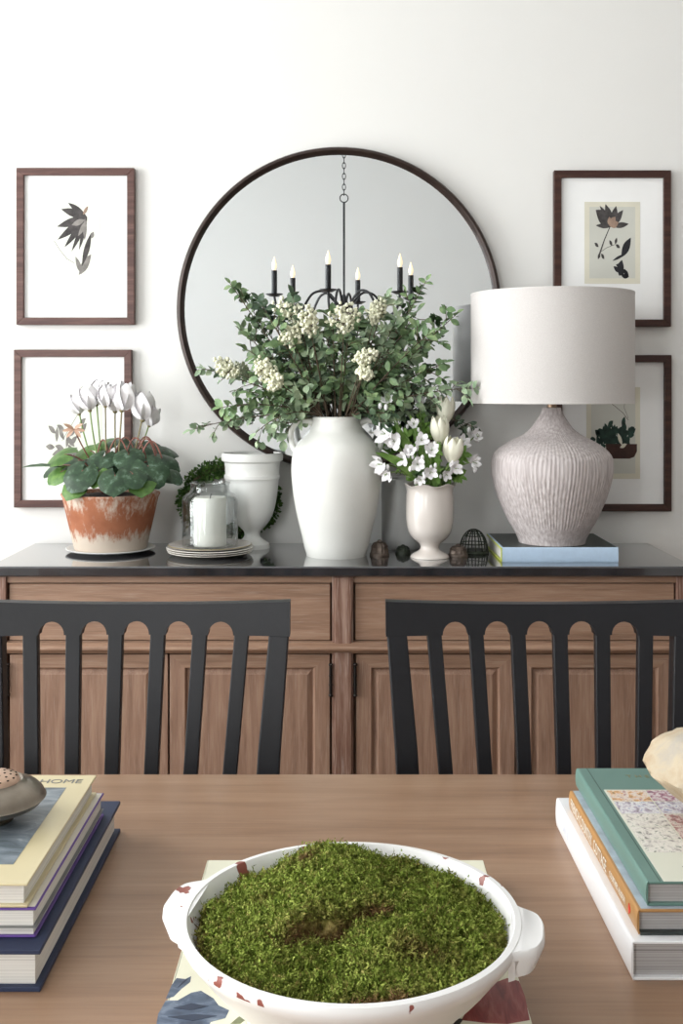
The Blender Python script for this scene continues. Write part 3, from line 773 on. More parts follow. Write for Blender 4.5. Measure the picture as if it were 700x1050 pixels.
def heart_leaf(mb, base, d, nrm, R_, droop=.25, wav=0):
    d = d.normalized(); s = d.cross(nrm).normalized(); nn = s.cross(d).normalized()
    N = 22; vs = [base + d * R_ * .05]; rings = 4
    for r_ in range(1, rings + 1):
        f_ = r_ / rings
        for k in range(N + 1):
            a = -PI + .28 + (2 * PI - .56) * k / N
            rad = R_ * (.62 + .38 * math.cos(a * .5) ** 2 + .12 * math.exp(-(a / .35) ** 2)) * f_
            if abs(a) > 2.4: rad *= 1.0 + .25 * (abs(a) - 2.4)
            rad *= 1 + .03 * math.sin(a * 9 + wav)
            px_, py_ = math.cos(a) * rad, math.sin(a) * rad * 1.02
            h = -droop * (rad * rad) / R_ + .10 * abs(py_) * (1 - f_ * .6) + .03 * R_ * math.sin(3 * a + wav) * f_
            vs.append(base + d * px_ + s * py_ + nn * h)
    fs = []
    for k in range(N): fs.append((0, 1 + k, 2 + k))
    for r_ in range(rings - 1):
        o = 1 + r_ * (N + 1)
        for k in range(N): fs.append((o + k, o + N + 1 + k, o + N + 2 + k, o + k + 1))
    mb.add(vs, fs)
# leaves: px,py of petiole attachment, depth offset, pointing dir in image (dx,dy), facing tilt, size px, mat
LV = [(84, 483, -.10, (-.35, -1), .5, 21, 'leaf_cyc'), (118, 488, -.13, (.05, -1), .6, 20, 'leaf_cyc'), (152, 478, -.09, (.5, -1), .55, 23, 'leaf_cyc'),
      (66, 466, -.04, (-1, .05), .8, 20, 'leaf_light'), (62, 484, -.05, (-.8, -.8), .6, 15, 'leaf_light'), (78, 497, -.1, (-.4, -1), .6, 16, 'leaf_light'),
      (165, 472, -.02, (1, -.35), .8, 20, 'leaf_cyc'), (170, 484, -.05, (1, -.5), .9, 18, 'leaf_cyc'), (145, 492, -.11, (.1, -1), .6, 17, 'leaf_light'),
      (132, 466, -.06, (.1, -.7), .7, 19, 'leaf_cyc'), (106, 468, -.05, (-.2, -.7), .7, 18, 'leaf_cyc'), (92, 462, 0, (-.6, .2), .8, 17, 'leaf_light'),
      (122, 456, .03, (.3, .5), .8, 18, 'leaf_cyc'), (150, 458, .03, (.6, .3), .8, 17, 'leaf_cyc'), (60, 478, .03, (-1, -.1), .9, 17, 'leaf_cyc'),
      (168, 462, .05, (1, 0), .9, 15, 'leaf_cyc'), (100, 485, -.09, (-.1, -1), .6, 15, 'leaf_light'), (136, 486, -.12, (.35, -1), .7, 16, 'leaf_cyc'), (110, 455, .06, (-.3, .3), .8, 16, 'leaf_light'),
      (98, 476, -.02, (-.3, -.5), .8, 22, 'leaf_cyc'), (125, 474, -.03, (.2, -.5), .8, 22, 'leaf_cyc'), (146, 470, 0, (.5, -.3), .8, 20, 'leaf_cyc'), (80, 472, .03, (-.6, -.2), .8, 20, 'leaf_cyc')]
for i, (px, py, dy, di, tilt, sz, mt) in enumerate(LV):
    p = W(px, py, CPY + dy)
    # tilt: 1 = lying flat, 0 = facing the camera
    nrm = Vector((di[0] * .3, -math.cos(tilt * PI / 2 * .8), math.sin(tilt * PI / 2 * .8) + .1)).normalized()
    d = Vector((di[0], -.3 if di[1] < 0 else .3, di[1])); d = (d - nrm * d.dot(nrm)).normalized()
    b = MB(); heart_leaf(b, p, d, nrm, sz / F * CPY, .25, i * 1.7)
    b.build('leaf', mt, cy, smooth='all', label='dark green heart-shaped leaf with silvery marbling' if mt == 'leaf_cyc' else 'lighter plain green leaf')
    b = MB(); b.tube(bez(crown + Vector((rnd.uniform(-.02, .02), rnd.uniform(-.02, .02), 0)), (crown + p) / 2 + Vector((0, 0, .05)), p), .0016, 6); b.build('leaf_stalk', 'stem_red', cy, smooth='all')
# the long narrow leaf reaching left
b = MB(); q = W(64, 479, 2.56); leaf_quad(b, q, W(30, 474, 2.52) - q, Vector((.1, -.5, 1)), .095, .016); b.build('leaf', 'leaf_c', cy, smooth='all', label='narrow drooping leaf reaching left')
b = MB(); q = W(150, 468, 2.56); leaf_quad(b, q, W(186, 497, 2.5) - q, Vector((-.1, -.6, 1)), .1, .03); b.build('leaf', 'leaf_c', cy, smooth='all')
def cyc_flower(px, py, dy, lean, s=1.0, open_=.5):
    p = W(px, py, CPY + dy)
    stem = bez(crown + Vector((rnd.uniform(-.025, .025), rnd.uniform(-.02, .02), 0)), Vector((p.x * .7 + crown.x * .3, p.y, crown.z + .07)), p + Vector((0, 0, .004)))
    b = MB(); b.tube(stem, .0019, 6); b.build('flower_stalk', random.Random(px).choice(['stem_olive', 'stem_green']), cy, smooth='all')
    b = MB(); up = Vector((lean, -.1, 1)).normalized(); sx = up.cross(Vector((0, 1, 0))).normalized(); sy = up.cross(sx)
    for k in range(5):
        a = 2 * PI * k / 5 + px
        o = sx * math.cos(a) + sy * math.sin(a)
        # petal strip, reflexed upward with a twist
        vs = []; fs = []; L = .058 * s
        for i in range(8):
            t_ = i / 7
            c = p + o * (.004 + .020 * s * open_ * 1.5 * math.sin(t_ * 2.1)) + up * (L * t_ - .004 * math.sin(PI * t_))
            wdt = .022 * s * math.sin(PI * min(1, .12 + t_ * .86)) ** .8
            sd = up.cross(o).normalized(); sd = (sd + o * .5 * (t_ - .3)).normalized()
            vs += [c + sd * wdt - o * .003, c + o * .002, c - sd * wdt - o * .003]
        for i in range(7): fs += [(i * 3, i * 3 + 1, i * 3 + 4, i * 3 + 3), (i * 3 + 1, i * 3 + 2, i * 3 + 5, i * 3 + 4)]
        b.add(vs, fs)
    fl = b.build('flower', 'petal', cy, smooth='all')
    b = MB(); b.blob(p - up * .002, .0055 * s, sc=(1, 1, .9)); b.build('calyx', 'stem_olive', fl, smooth='all')
for a in ((92, 420, -.02, -.15, 1.0), (81, 424, .02, -.2, .85), (99, 414, .01, .25, 1.0), (108, 416, -.03, .1, .85), (118, 421, .0, .1, 1.1), (125, 420, -.03, .2, 1.15), (146, 430, -.02, .05, 1.15), (153, 436, .02, .3, .8)):
    cyc_flower(*a)
for (x0, x1, top, dy) in ((108, 132, 449, -.03), (115, 140, 447, -.01), (126, 150, 448, -.02), (138, 160, 450, -.03), (135, 162, 446, .01), (98, 112, 452, -.02), (142, 166, 455, -.04)):
    a = W(x0, 478, CPY + dy); c = W(x1, 470, CPY + dy); m_ = W((x0 + x1) / 2, top - 24, CPY + dy)
    b = MB(); b.tube(bez(a, m_, c, 14), .0019, 6); b.build('curled_stalk', 'stem_red', cy, smooth='all')
q = W(76, 440, 2.56)   # faded pinkish bloom
b = MB()
for k in range(6): leaf_quad(b, q, Vector((math.cos(k * 1.05), -.3, math.sin(k * 1.05) * .5 - .1)), Vector((0, -1, .4)), .028, .009)
b.build('flower', plain('faded_bloom', srgb(186, 150, 128), .6, .1, 60), cy, smooth='all', label='faded tan wilted bloom')
b = MB(); b.tube(bez(crown, W(84, 460, 2.57), q), .0018, 6); b.build('flower_stalk', 'stem_red', cy, smooth='all')

# ---------------------------------------------------------------- table lamp on a book
LY = 2.51; LX = W(565.5, 0, LY).x
def slab_book(parent, x0, x1, y0, y1, z0, z1, spine, cover, pages='pages', ct=.0022, lip=.003, round_=True, near=True):
    """hardback lying flat; spine on side 'x-','x+','y-','y+'"""
    b = MB(); b.box(x0, x1, y0, y1, z1 - ct, z1, c=.0006); b.build('front_cover', cover, parent)
    b = MB(); b.box(x0, x1, y0, y1, z0, z0 + ct, c=.0006); b.build('back_cover', cover, parent)
    b = MB(); t_ = ct
    if spine[0] == 'x':
        xs = x0 if spine[1] == '-' else x1; sg = -1 if spine[1] == '-' else 1
        n = 8; pl = []
        for i in range(n + 1):
            a = PI * i / n; pl.append((xs + sg * (.0004 + .0022 * math.sin(a)), z0 + (z1 - z0) * (1 - math.cos(a)) / 2))
        b.prism(pl, lambda a, c: Vector((a, y0, c)), lambda a, c: Vector((a, y1, c)))
    else:
        ys = y0 if spine[1] == '-' else y1; sg = -1 if spine[1] == '-' else 1
        n = 8; pl = []
        for i in range(n + 1):
            a = PI * i / n; pl.append((ys + sg * (.0015 * math.sin(a)), z0 + (z1 - z0) * (1 - math.cos(a)) / 2))
        b.prism(pl, lambda a, c: Vector((x0, a, c)), lambda a, c: Vector((x1, a, c)))
    b.build('spine', cover, parent, smooth=40)
    e = {'x-': (.0002, lip, lip, lip), 'x+': (lip, .0002, lip, lip), 'y-': (lip, lip, .0002, lip), 'y+': (lip, lip, lip, .0002)}[spine]
    b = MB(); b.box(x0 + e[0], x1 - e[1], y0 + e[2], y1 - e[3], z0 + ct, z1 - ct); b.build('page_block', pages, parent)
BZ = TZ + .034
t = thing('book', (.494, 2.55, TZ), 'pale blue book lying flat under the ridged table lamp', 'book')
slab_book(t, .362, .626, 2.428, 2.665, TZ, BZ, 'y-', 'blue_cover')
b = MB(); b.box(.366, .624, 2.431, 2.662, BZ, BZ + .0003); b.build('cover_picture', 'dark_cover', t)
b = MB(); b.box(.3605, .3622, 2.428, 2.665, TZ + .001, TZ + .005); b.box(.3605, .3622, 2.428, 2.665, BZ - .005, BZ - .001); b.box(.3605, .363, 2.4262, 2.4282, TZ + .001, BZ - .001); b.build('cover_edge', 'yg_cover', t, 'yellow-green edge')
text('COLLECTED  INTERIORS' if False else '', .01, 'pale_print', t, (.49, 2.426, TZ + .017), (PI / 2, 0, 0)) if False else None
lamp = thing('table_lamp', (LX, LY, BZ), 'table lamp with vertical-ridged grey ceramic base and white drum shade', 'lamp')
rows = [(33.5, 559), (35, 551), (39, 543), (45, 532), (50.5, 520), (54.5, 510), (58, 499), (60.8, 487), (61.5, 477), (60.5, 469), (57, 463), (50, 457), (40, 451), (30, 446), (22, 440), (16, 432), (11, 424), (9, 418)]
p = [(h / F * LY, CZ - (yy - 400) / F * LY) for h, yy in rows]; p[0] = (p[0][0], BZ + .0004)
p = smoothp(p, 5); ph = [rnd.uniform(.5, 1.3) for _ in range(96)]
NR = 96
def rid(a, i):
    z = p[min(max(i - 1, 0), len(p) - 1)][1]
    if z < .955 and i > 0: return 1.0
    u = (a / (2 * PI) * NR + .25 * math.sin(z * 30 + 3 * math.sin(a * 3))) % 1
    return 1 + min(.05, .0011 / p[min(max(i - 1, 0), len(p) - 1)][0]) * ph[int(a / (2 * PI) * NR) % NR] * (math.sin(PI * u) ** 2 - .3)
b = MB(); b.lathe([(0, BZ + .0004)] + p + [(.0, p[-1][1])], 576, (LX, LY, 0), mod=rid); b.build('base', 'lamp_ceramic', lamp, smooth='all', label='ridged whitewashed grey ceramic base')
z0 = p[-1][1] - .002
b = MB(); b.lathe([(0, z0), (.011, z0), (.011, z0 + .02), (.007, z0 + .023), (.007, 1.33), (0, 1.33)], 20, (LX, LY, 0)); b.build('neck', 'brass', lamp, smooth=True)
SB, ST, SR = 1.2403, 1.4913, .188
b = MB(); b.lathe([(SR, SB), (SR, ST), (SR - .002, ST), (SR - .002, SB), (SR, SB)], 96, (LX, LY, 0)); sh = b.build('shade', 'linen', lamp, smooth=40)
for zz in (SB, ST):
    b = MB(); b.lathe([(SR + .0004, zz - .001), (SR + .0008, zz + .002), (SR + .0004, zz + .004), (SR - .0026, zz + .004), (SR - .0026, zz - .001), (SR + .0004, zz - .001)], 96, (LX, LY, 0)); b.build('trim', 'linen', sh, smooth=40)
b = MB()
for k in range(3):
    a = 2 * PI * k / 3 + .4; b.tube([(LX, LY, ST - .02), (LX + math.cos(a) * .186, LY + math.sin(a) * .186, ST - .004)], .0016, 6)
b.build('shade_fitter', 'brass', sh, smooth=40)
b = MB(); b.lathe([(0, 1.33), (.014, 1.33), (.014, 1.36), (.03, 1.4), (.03, 1.42), (.015, 1.44), (0, 1.444)], 16, (LX, LY, 0)); b.tube([(LX, LY, 1.44), (LX, LY, ST - .02)], .002, 6); b.build('bulb', 'greywhite', lamp, smooth=True)

# ---------------------------------------------------------------- small vase + cylinder vase + flower frogs
VY = 2.508; VX = W(440.5, 0, VY).x
rows = [(19.5, 573), (20, 570.5), (18, 568), (11, 564), (9.5, 560), (12, 556), (18, 551), (22.5, 543), (24.3, 530), (24.3, 515), (23.7, 505), (24.3, 500), (26.5, 496.5)]
pp = vessel(rows, VY, TZ, .004, .05, 3)
b = MB(); b.lathe(pp, 72, (VX, VY, 0))
zr = max(v.z for v in b.v)
for v in b.v:
    if v.z > zr - .012:
        a = math.atan2(v.y - VY, v.x - VX); k = (v.z - (zr - .012)) / .012; v.z += .0028 * k * math.sin(6 * a + .5)
tag(b.build('vase', 'cream_glaze', None, smooth=50, origin=(VX, VY, TZ)), 'small cream footed vase with scalloped rim holding white tulips', 'vase')
b = MB(); GX, GY = W(411, 0, 2.655).x, 2.655
b.lathe([(0, TZ), (.046, TZ), (.048, TZ + .003), (.048, 1.05), (.0465, 1.053), (.044, 1.05), (.044, .95), (0, .95)], 56, (GX, GY, 0))  # white vase in shadow, the shade is put into its grey colour
tag(b.build('cylinder_vase', 'greywhite', None, smooth=50, origin=(GX, GY, TZ)), 'plain white cylinder vase with shade put into its grey colour, standing behind between jug and small vase', 'vase')
def frog(px, Y, r, h, mat, label, cage=False):
    x = W(px, 0, Y).x
    t = thing('flower_frog', (x, Y, TZ), label, 'flower frog')
    b = MB(); b.lathe([(0, TZ), (r, TZ), (r * 1.02, TZ + .003), (r * .98, TZ + .006), (r * .9, TZ + .008), (0, TZ + .008)], 32, (x, Y, 0)); b.build('base', mat, t, smooth=30)
    b = MB()
    if cage:
        for k in range(12):
            a = 2 * PI * k / 12
            b.tube([(x + math.cos(a) * r * .93 * math.cos(q), Y + math.sin(a) * r * .93 * math.cos(q), TZ + .006 + (h - .006) * math.sin(q)) for q in [i * PI / 2 / 8 for i in range(9)]], .0015, 5)
        for q in (.35, .8, 1.15):
            b.tube([(x + math.cos(2 * PI * k / 24) * r * .93 * math.cos(q), Y + math.sin(2 * PI * k / 24) * r * .93 * math.cos(q), TZ + .006 + (h - .006) * math.sin(q)) for k in range(24)], .0013, 5, closed=True)
        b.build('cage', mat, t, smooth='all')
    else:
        b.lathe([(r * .9, TZ + .008), (r * .82, TZ + h * .5), (r * .86, TZ + h * .55), (r * .6, TZ + h * .8), (r * .25, TZ + h * .86), (r * .2, TZ + h * .95), (0, TZ + h)], 32, (x, Y, 0), mod=lambda a, i: 1 + .06 * math.sin(a * 12))
        b.build('dome', mat, t, smooth=30)
frog(389, 2.53, .023, .038, 'bronze', 'small round bronze flower frog beside the foot of the white jug')
frog(413, 2.56, .018, .022, 'bronze_green', 'low dark green flower frog just left of the small cream vase')
frog(469.5, 2.515, .023, .03, 'bronze', 'small squat bronze flower frog just right of the small cream vase')
frog(485.5, 2.57, .036, .057, 'bronze_green', 'domed wire cage flower frog beside the pale blue book', True)

# ---------------------------------------------------------------- greenery in the jug
mouth = W(345, 431, JY)
def branch_path(tip, arch, seed):
    r_ = random.Random(seed)
    a = Vector((mouth.x + max(-.03, min(.03, (tip.x - mouth.x) * .2)), mouth.y + max(-.03, min(.03, (tip.y - mouth.y) * .2)), mouth.z - .05))
    rim = Vector((mouth.x + max(-.036, min(.036, (tip.x - mouth.x) * .35)), mouth.y + max(-.03, min(.03, (tip.y - mouth.y) * .4)), mouth.z + .012))
    mid = (rim + tip) / 2 + Vector((0, 0, arch))
    p2 = bez(rim, mid, tip, 14)
    return [a] + p2
SAFE_Y = 2.69
def branch(px, py, dy, arch, mat, label, grp=None, ln=.025, wd=.017, dens=1.0, seed=0, start=.22, blossoms=()):
    tip = W(px, py, JY + dy); r_ = random.Random(seed)
    path = branch_path(tip, arch, seed); N = len(path)
    L = sum((path[i + 1] - path[i]).length for i in range(N - 1))
    t = thing('greenery_branch', path[0], label, 'branch', grp)
    b = MB(); b.tube(path, [.0022 - .0014 * i / (N - 1) for i in range(N)], 5)
    f = MB()
    def at(t_):
        x = t_ * (N - 1); i = min(int(x), N - 2); return path[i].lerp(path[i + 1], x - i), (path[i + 1] - path[i]).normalized()
    cnt = max(4, int(L / .017 * dens))
    for i in range(cnt):
        t_ = start + (1 - start) * (i + .5) / cnt
        p_, tg = at(t_)
        side = rv(r_); side = (side - tg * side.dot(tg)).normalized()
        if r_.random() < .42 and t_ < .93:       # side twig with leaves
            q = p_ + (side * .8 + tg * .7).normalized() * r_.uniform(.025, .05); q.y = min(q.y, SAFE_Y)
            b.tube([p_, (p_ + q) / 2 + Vector((0, 0, .003)), q], .0009, 4)
            dd = (q - p_).normalized()
            for k in range(r_.randint(3, 5)):
                o = (dd * .8 + rv(r_) * .9).normalized()
                leaf_quad(f, q - dd * .006 * k, o, (Vector((0, -.6, .8)) + rv(r_) * .8), ln * r_.uniform(.65, 1.05), wd * r_.uniform(.7, 1.05))
        else:
            for sg in (1, -1):
                o = (side * sg + tg * .55 + rv(r_) * .25).normalized()
                leaf_quad(f, p_, o, (Vector((0, -.6, .8)) + rv(r_) * .7), ln * r_.uniform(.7, 1.1), wd * r_.uniform(.75, 1.1))
    leaf_quad(f, tip, path[-1] - path[-2], Vector((0, -.5, 1)), ln * .9, wd * .8)
    for i in range(0, len(f.v), 15):
        over = max(v.y for v in f.v[i:i + 15]) - 2.698
        if over > 0:
            for v in f.v[i:i + 15]: v.y -= over
    b.build('stem', 'twig', t, smooth='all')
    f.build('foliage', mat, t, smooth='all')
named = [
 (196, 441, -.02, .03, 'leaf_a', 'leafy branch reaching lowest and furthest left, across the mirror frame', .026, .017, .8),
 (208, 378, .03, .02, 'leaf_a', 'sparse leafy branch pointing left, halfway up the bouquet', .022, .014, .8),
 (236, 291, .05, .0, 'leaf_b', 'arching branch with its tip highest at the upper left of the bouquet', .024, .015, .9),
 (246, 335, .02, .0, 'leaf_a', 'leafy branch at left below the highest left branch', .024, .017, 1.0),
 (226, 418, -.07, .03, 'leaf_b', 'leafy branch spreading left, low, just above the urn', .026, .018, 1.0),
 (437, 288, .05, .0, 'leaf_b', 'upright branch with its tip highest at the upper right of the bouquet', .024, .015, .9),
 (468, 322, .02, .01, 'leaf_b', 'leafy branch at right pointing towards the lampshade top', .024, .016, .9),
 (488, 398, -.09, .03, 'leaf_a', 'grey-green branch at right ending beside the lampshade bottom edge', .025, .017, .9),
 (486, 438, .07, .05, 'leaf_c', 'dark leafy branch drooping right behind the white tulips', .024, .016, .9),
 (456, 372, -.04, .02, 'leaf_b', 'leafy branch spreading right above the white tulips', .026, .018, 1.0),
 (262, 444, -.09, .05, 'leaf_a', 'low branch drooping left in front of the mirror bottom', .025, .018, .9),
]
for i, a in enumerate(named): branch(a[0], a[1], a[2], a[3], a[4], a[5], 'greenery branches in the tall jug', a[6], a[7], a[8], seed=100 + i)
inner = [(262, 305), (278, 325), (300, 305), (318, 345), (338, 325), (352, 350), (372, 318), (392, 308), (408, 330), (425, 318), (440, 345), (420, 372), (398, 362), (372, 362), (345, 378), (318, 372), (292, 352), (272, 368), (258, 385), (284, 398), (305, 402), (330, 402), (356, 398), (382, 392), (408, 400), (432, 402), (270, 425), (292, 436), (318, 425), (400, 425), (424, 392), (446, 420), (250, 400), (310, 440), (386, 420), (250, 355), (455, 340), (352, 418), (330, 420), (300, 420), (378, 412), (410, 412), (340, 345), (360, 330)]
rr = random.Random(5)
for i, (px, py) in enumerate(inner):
    dy = rr.uniform(-.12, .11)
    if 298 < px < 394: py = min(py, 404)
    branch(px + rr.uniform(-5, 5), py + rr.uniform(-5, 5), dy, rr.uniform(-.005, .03), rr.choice(['leaf_a', 'leaf_b', 'leaf_b', 'leaf_a', 'leaf_c']), 'short leafy green branch in the dense middle of the bouquet in the jug', 'short inner greenery branches in the tall jug', .029, .020, .88, seed=200 + i, start=.2)

def blossom_sprig(px, py, dy, rpx, label, seed):
    tip = W(px, py, JY + dy); path = branch_path(tip, .01, seed)
    r_ = random.Random(seed); t = thing('blossom_sprig', path[0], label, 'flower', 'cream blossom sprigs in the tall jug')
    b = MB(); b.tube(path, [.0018 - .001 * i / 15 for i in range(len(path))], 5); R_ = rpx / F * (JY + dy)
    f = MB()
    f.blob(tip, R_ * .42, seg=10, rings=7)
    for i in range(95):
        o = rv(r_); p_ = tip + Vector((o.x * R_ * (1.1 + .25 * math.sin(seed * 3)), o.y * R_ * .8, o.z * R_ * (1.0 + .25 * math.cos(seed)) + o.x * R_ * .5 * math.sin(seed))) * r_.uniform(.45, 1.08)
        b.tube([tip, p_], .0006, 3)
        f.blob(p_, .0042 * r_.uniform(.7, 1.2), seg=6, rings=4, sc=(1, 1, 1.2), rot=Matrix.Rotation(r_.uniform(0, 3), 3, 'X'))
        if i % 3 == 0:
            for k in range(4): leaf_quad(f, p_, rv(r_), o, .007, .005)
    b.build('stem', 'twig', t, smooth='all'); f.build('blossom_cluster', 'blossom', t, smooth='all')
for i, a in enumerate([(296, 319, -.08, 12, 'cream blossom cluster at the upper left of the bouquet, under the left candle arms'), (316, 329, -.12, 13, 'large cream blossom cluster left of centre, just below the chandelier reflection'),
        (353, 326, -.12, 13, 'cream blossom cluster at top centre, directly under the chandelier hub'), (386, 318, -.08, 12, 'cream blossom cluster at the upper right of the bouquet'),
        (374, 366, -.14, 10, 'upper of the two cream blossom clusters hanging right of the bouquet centre'), (374, 382, -.14, 9, 'lower of the two cream blossom clusters hanging right of the bouquet centre'),
        (232, 377, -.02, 11, 'cream blossom cluster furthest left, hanging before the mirror'), (273, 379, -.09, 12, 'cream blossom cluster at left, halfway up the bouquet'),
        (298, 344, -.1, 10, 'greenish cream blossom cluster below the upper left cluster'), (282, 392, -.1, 8, 'small cream blossom cluster low on the left side')]):
    blossom_sprig(*a, seed=300 + i)

# ---------------------------------------------------------------- flowers in the small vase
vm = W(440.5, 497, VY)
def stem_to(p, seed, bow=.01):
    r_ = random.Random(seed)
    a = Vector((vm.x + max(-.02, min(.02, (p.x - vm.x) * .25)), vm.y + max(-.02, min(.02, (p.y - vm.y) * .3)), vm.z - .04))
    c = Vector((vm.x + max(-.035, min(.035, (p.x - vm.x) * .5)), vm.y + max(-.03, min(.03, (p.y - vm.y) * .5)), vm.z + .01))
    return [a] + bez(c, (c + p) / 2 + Vector((0, 0, bow)), p, 8)
def tulip(px, py, dy, h, r, lean, label):
    base = W(px, py, VY + dy); up = Vector((lean, -.12, 1)).normalized()
    path = stem_to(base, px); t = thing('tulip', path[0], label, 'flower', 'white tulips in the small vase')
    b = MB(); b.tube(path, .0028, 8); b.build('stem', 'stem_green', t, smooth='all')
    sx = up.cross(Vector((0, 1, 0))).normalized(); sy = up.cross(sx)
    for k in range(6):
        a0 = 2 * PI * k / 6 + px; lay = .9 if k % 2 else 1.0
        b = MB(); vs = []; fs = []; n = 9; m_ = 6
        for i in range(n + 1):
            t_ = i / n; rad = r * lay * (math.sin(PI * min(1, t_ * .74 + .06)) ** .65)
            hw_ = (.72 * math.sin(PI * min(.999, .16 + .84 * t_)) ** .6 if t_ > .3 else .62) * 1.0
            for j in range(m_ + 1):
                a = a0 + hw_ * (j / m_ * 2 - 1)
                bl = 1 - .08 * abs(j / m_ * 2 - 1)
                vs.append(base + (sx * math.cos(a) + sy * math.sin(a)) * rad * bl + up * (h * t_ * (1 - .03 * abs(j / m_ * 2 - 1))))
        for i in range(n):
            for j in range(m_): o = i * (m_ + 1) + j; fs.append((o, o + 1, o + m_ + 2, o + m_ + 1))
        b.add(vs, fs); b.build('petal', 'tulip', t, smooth='all')
tulip(456, 434, .03, .066, .0235, .05, 'cream-white tulip standing highest in the small vase')
tulip(451, 455, -.02, .066, .0235, -.05, 'white tulip in the middle of the small vase bouquet, below the highest one')
tulip(463, 474, -.05, .06, .025, .12, 'open white tulip on the right, lowest of the three tulips')
def lily(px, py, dy, s, di, label, seed):
    c = W(px, py, VY + dy); path = stem_to(c, seed, .02); r_ = random.Random(seed)
    t = thing('white_flower', path[0], label, 'flower', 'white many-petalled flowers in the small vase')
    b = MB(); b.tube(path, .0016, 6); b.build('stem', 'stem_green', t, smooth='all')
    ax = Vector((di[0], -.8, di[1])).normalized(); sx = ax.cross(Vector((0, 0, 1))).normalized(); sy = ax.cross(sx)
    b = MB()
    for k in range(6):
        a = 2 * PI * k / 6 + seed; o = sx * math.cos(a) + sy * math.sin(a)
        leaf_quad(b, c, (o + ax * (.5 + .3 * (k % 2))), -ax + o * .2, s * .9 * r_.uniform(.85, 1.1), s * .56, fold=.16)
    for k in range(3):
        q_ = c + (sx * r_.uniform(-1, 1) + sy * r_.uniform(-1, 1)) * s * .7; b.blob(q_, s * .16, seg=8, rings=6, sc=(1, 1, 1.6))
    fl = b.build('petals', 'petal', t, smooth='all')
    b = MB()
    for k in range(4): b.tube([c, c + (ax + rv(r_) * .35).normalized() * s * .5], .0005, 4)
    b.build('stamens', 'stem_green', fl, smooth='all')
FL = [(399, 412, -.03, .03, (-.4, 1), 'upright white flower topmost on the left of the small vase'), (396, 445, -.05, .037, (-.6, .2), 'large white flower furthest left beside the jug handle'),
      (404, 452, -.06, .032, (-.2, 0), 'white flower just right of the one beside the jug handle'), (392, 476, -.06, .034, (-.9, -.3), 'white flower low at the far left, petals pointing left'), (398, 485, -.07, .028, (-.7, -.6), 'lowest white flower at the far left, over the vase side'),
      (430, 398 + 15, .02, .024, (0, 1), 'greenish white bloom high behind the tulips'), (424, 436, -.02, .022, (-.1, .5), 'small white bloom left of the middle tulip, upper'), (432, 452, -.05, .026, (0, .3), 'small white bloom left of the middle tulip, centre'),
      (442, 462, -.07, .026, (.1, .3), 'small white bloom just under the middle tulip'), (428, 476, -.08, .026, (0, 0), 'small white bloom above the left half of the vase rim'), (441, 484, -.08, .024, (.1, -.1), 'small white bloom above the middle of the vase rim'),
      (431, 491, -.07, .02, (-.2, -.4), 'tiny white bloom touching the vase rim'), (484, 474, -.04, .028, (.7, .2), 'round white bloom furthest right over the vase'), (466, 480, -.06, .025, (.3, 0), 'white bloom right of centre near the vase rim'),
      (457, 486, -.05, .02, (.2, -.2), 'small white bloom beside the central stems at the rim'), (474, 455, .02, .028, (.5, .6), 'pale shaded bloom behind the lowest tulip'), (486, 448, .04, .028, (.9, .6), 'pale bloom at the upper right, near the dark leaves'), (412, 470, -.06, .026, (-.3, -.1), 'white bloom between leaf blades at left'),
      (420, 462, -.06, .024, (-.1, .2), 'small white bloom at the heart of the left side')]
for i, a in enumerate(FL): lily(*a, seed=400 + i)
def blade(pts, wd, mat, label, dy=-.06):
    P3 = [W(x, y_, VY + dy + d_) for x, y_, d_ in pts]; pth = [Vector(a) for a in P3]
    b = MB(); n = 14; vs = []; fs = []
    c = bez(pth[0], pth[1], pth[2], n)
    for i, q in enumerate(c):
        tg = (c[min(i + 1, n)] - c[max(i - 1, 0)]).normalized(); s_ = tg.cross(Vector((0, -1, 0))).normalized(); w_ = wd * math.sin(PI * (.12 + .87 * i / n)) ** .7
        vs += [q + s_ * w_ / 2 - Vector((0, .003, 0)), q, q - s_ * w_ / 2 - Vector((0, .003, 0))]
    for i in range(n): fs += [(i * 3, i * 3 + 1, i * 3 + 4, i * 3 + 3), (i * 3 + 1, i * 3 + 2, i * 3 + 5, i * 3 + 4)]
    b.add(vs, fs)
    tag(b.build('tulip_leaf', mat, None, smooth='all', origin=P3[0]), label, 'leaf', 'leaf blades in the small vase')
blade([(434, 500, .05), (424, 476, 0), (385, 464, -.02)], .024, 'leaf_t', 'long bright green leaf blade pointing left out of the small vase')
blade([(434, 500, .04), (422, 465, .02), (404, 432, .02)], .02, 'leaf_t', 'upright green leaf blade between the left white flowers')
blade([(447, 502, .03), (446, 470, .03), (452, 440, .03)], .012, 'leaf_t', 'narrow green leaf blade below the middle tulip')
blade([(444, 502, .05), (432, 460, .06), (420, 425, .07)], .022, 'leaf_t', 'green leaf blade rising behind the small blooms')
def vase_green(px, py, dy, mat, label, seed):
    tip = W(px, py, VY + dy); path = stem_to(tip, seed, .01); r_ = random.Random(seed)
    t = thing('leafy_stem', path[0], label, 'leaves', 'leafy stems in the small vase')
    b = MB(); b.tube(path, .0014, 5); b.build('stem', 'stem_green', t, smooth='all'); f = MB()
    for i in range(34):
        k = r_.randint(2, len(path) - 1); leaf_quad(f, path[k], rv(r_) + Vector((0, -.3, .3)), Vector((0, -.7, .6)) + rv(r_) * .5, .024, .012)
    f.build('foliage', mat, t, smooth='all')
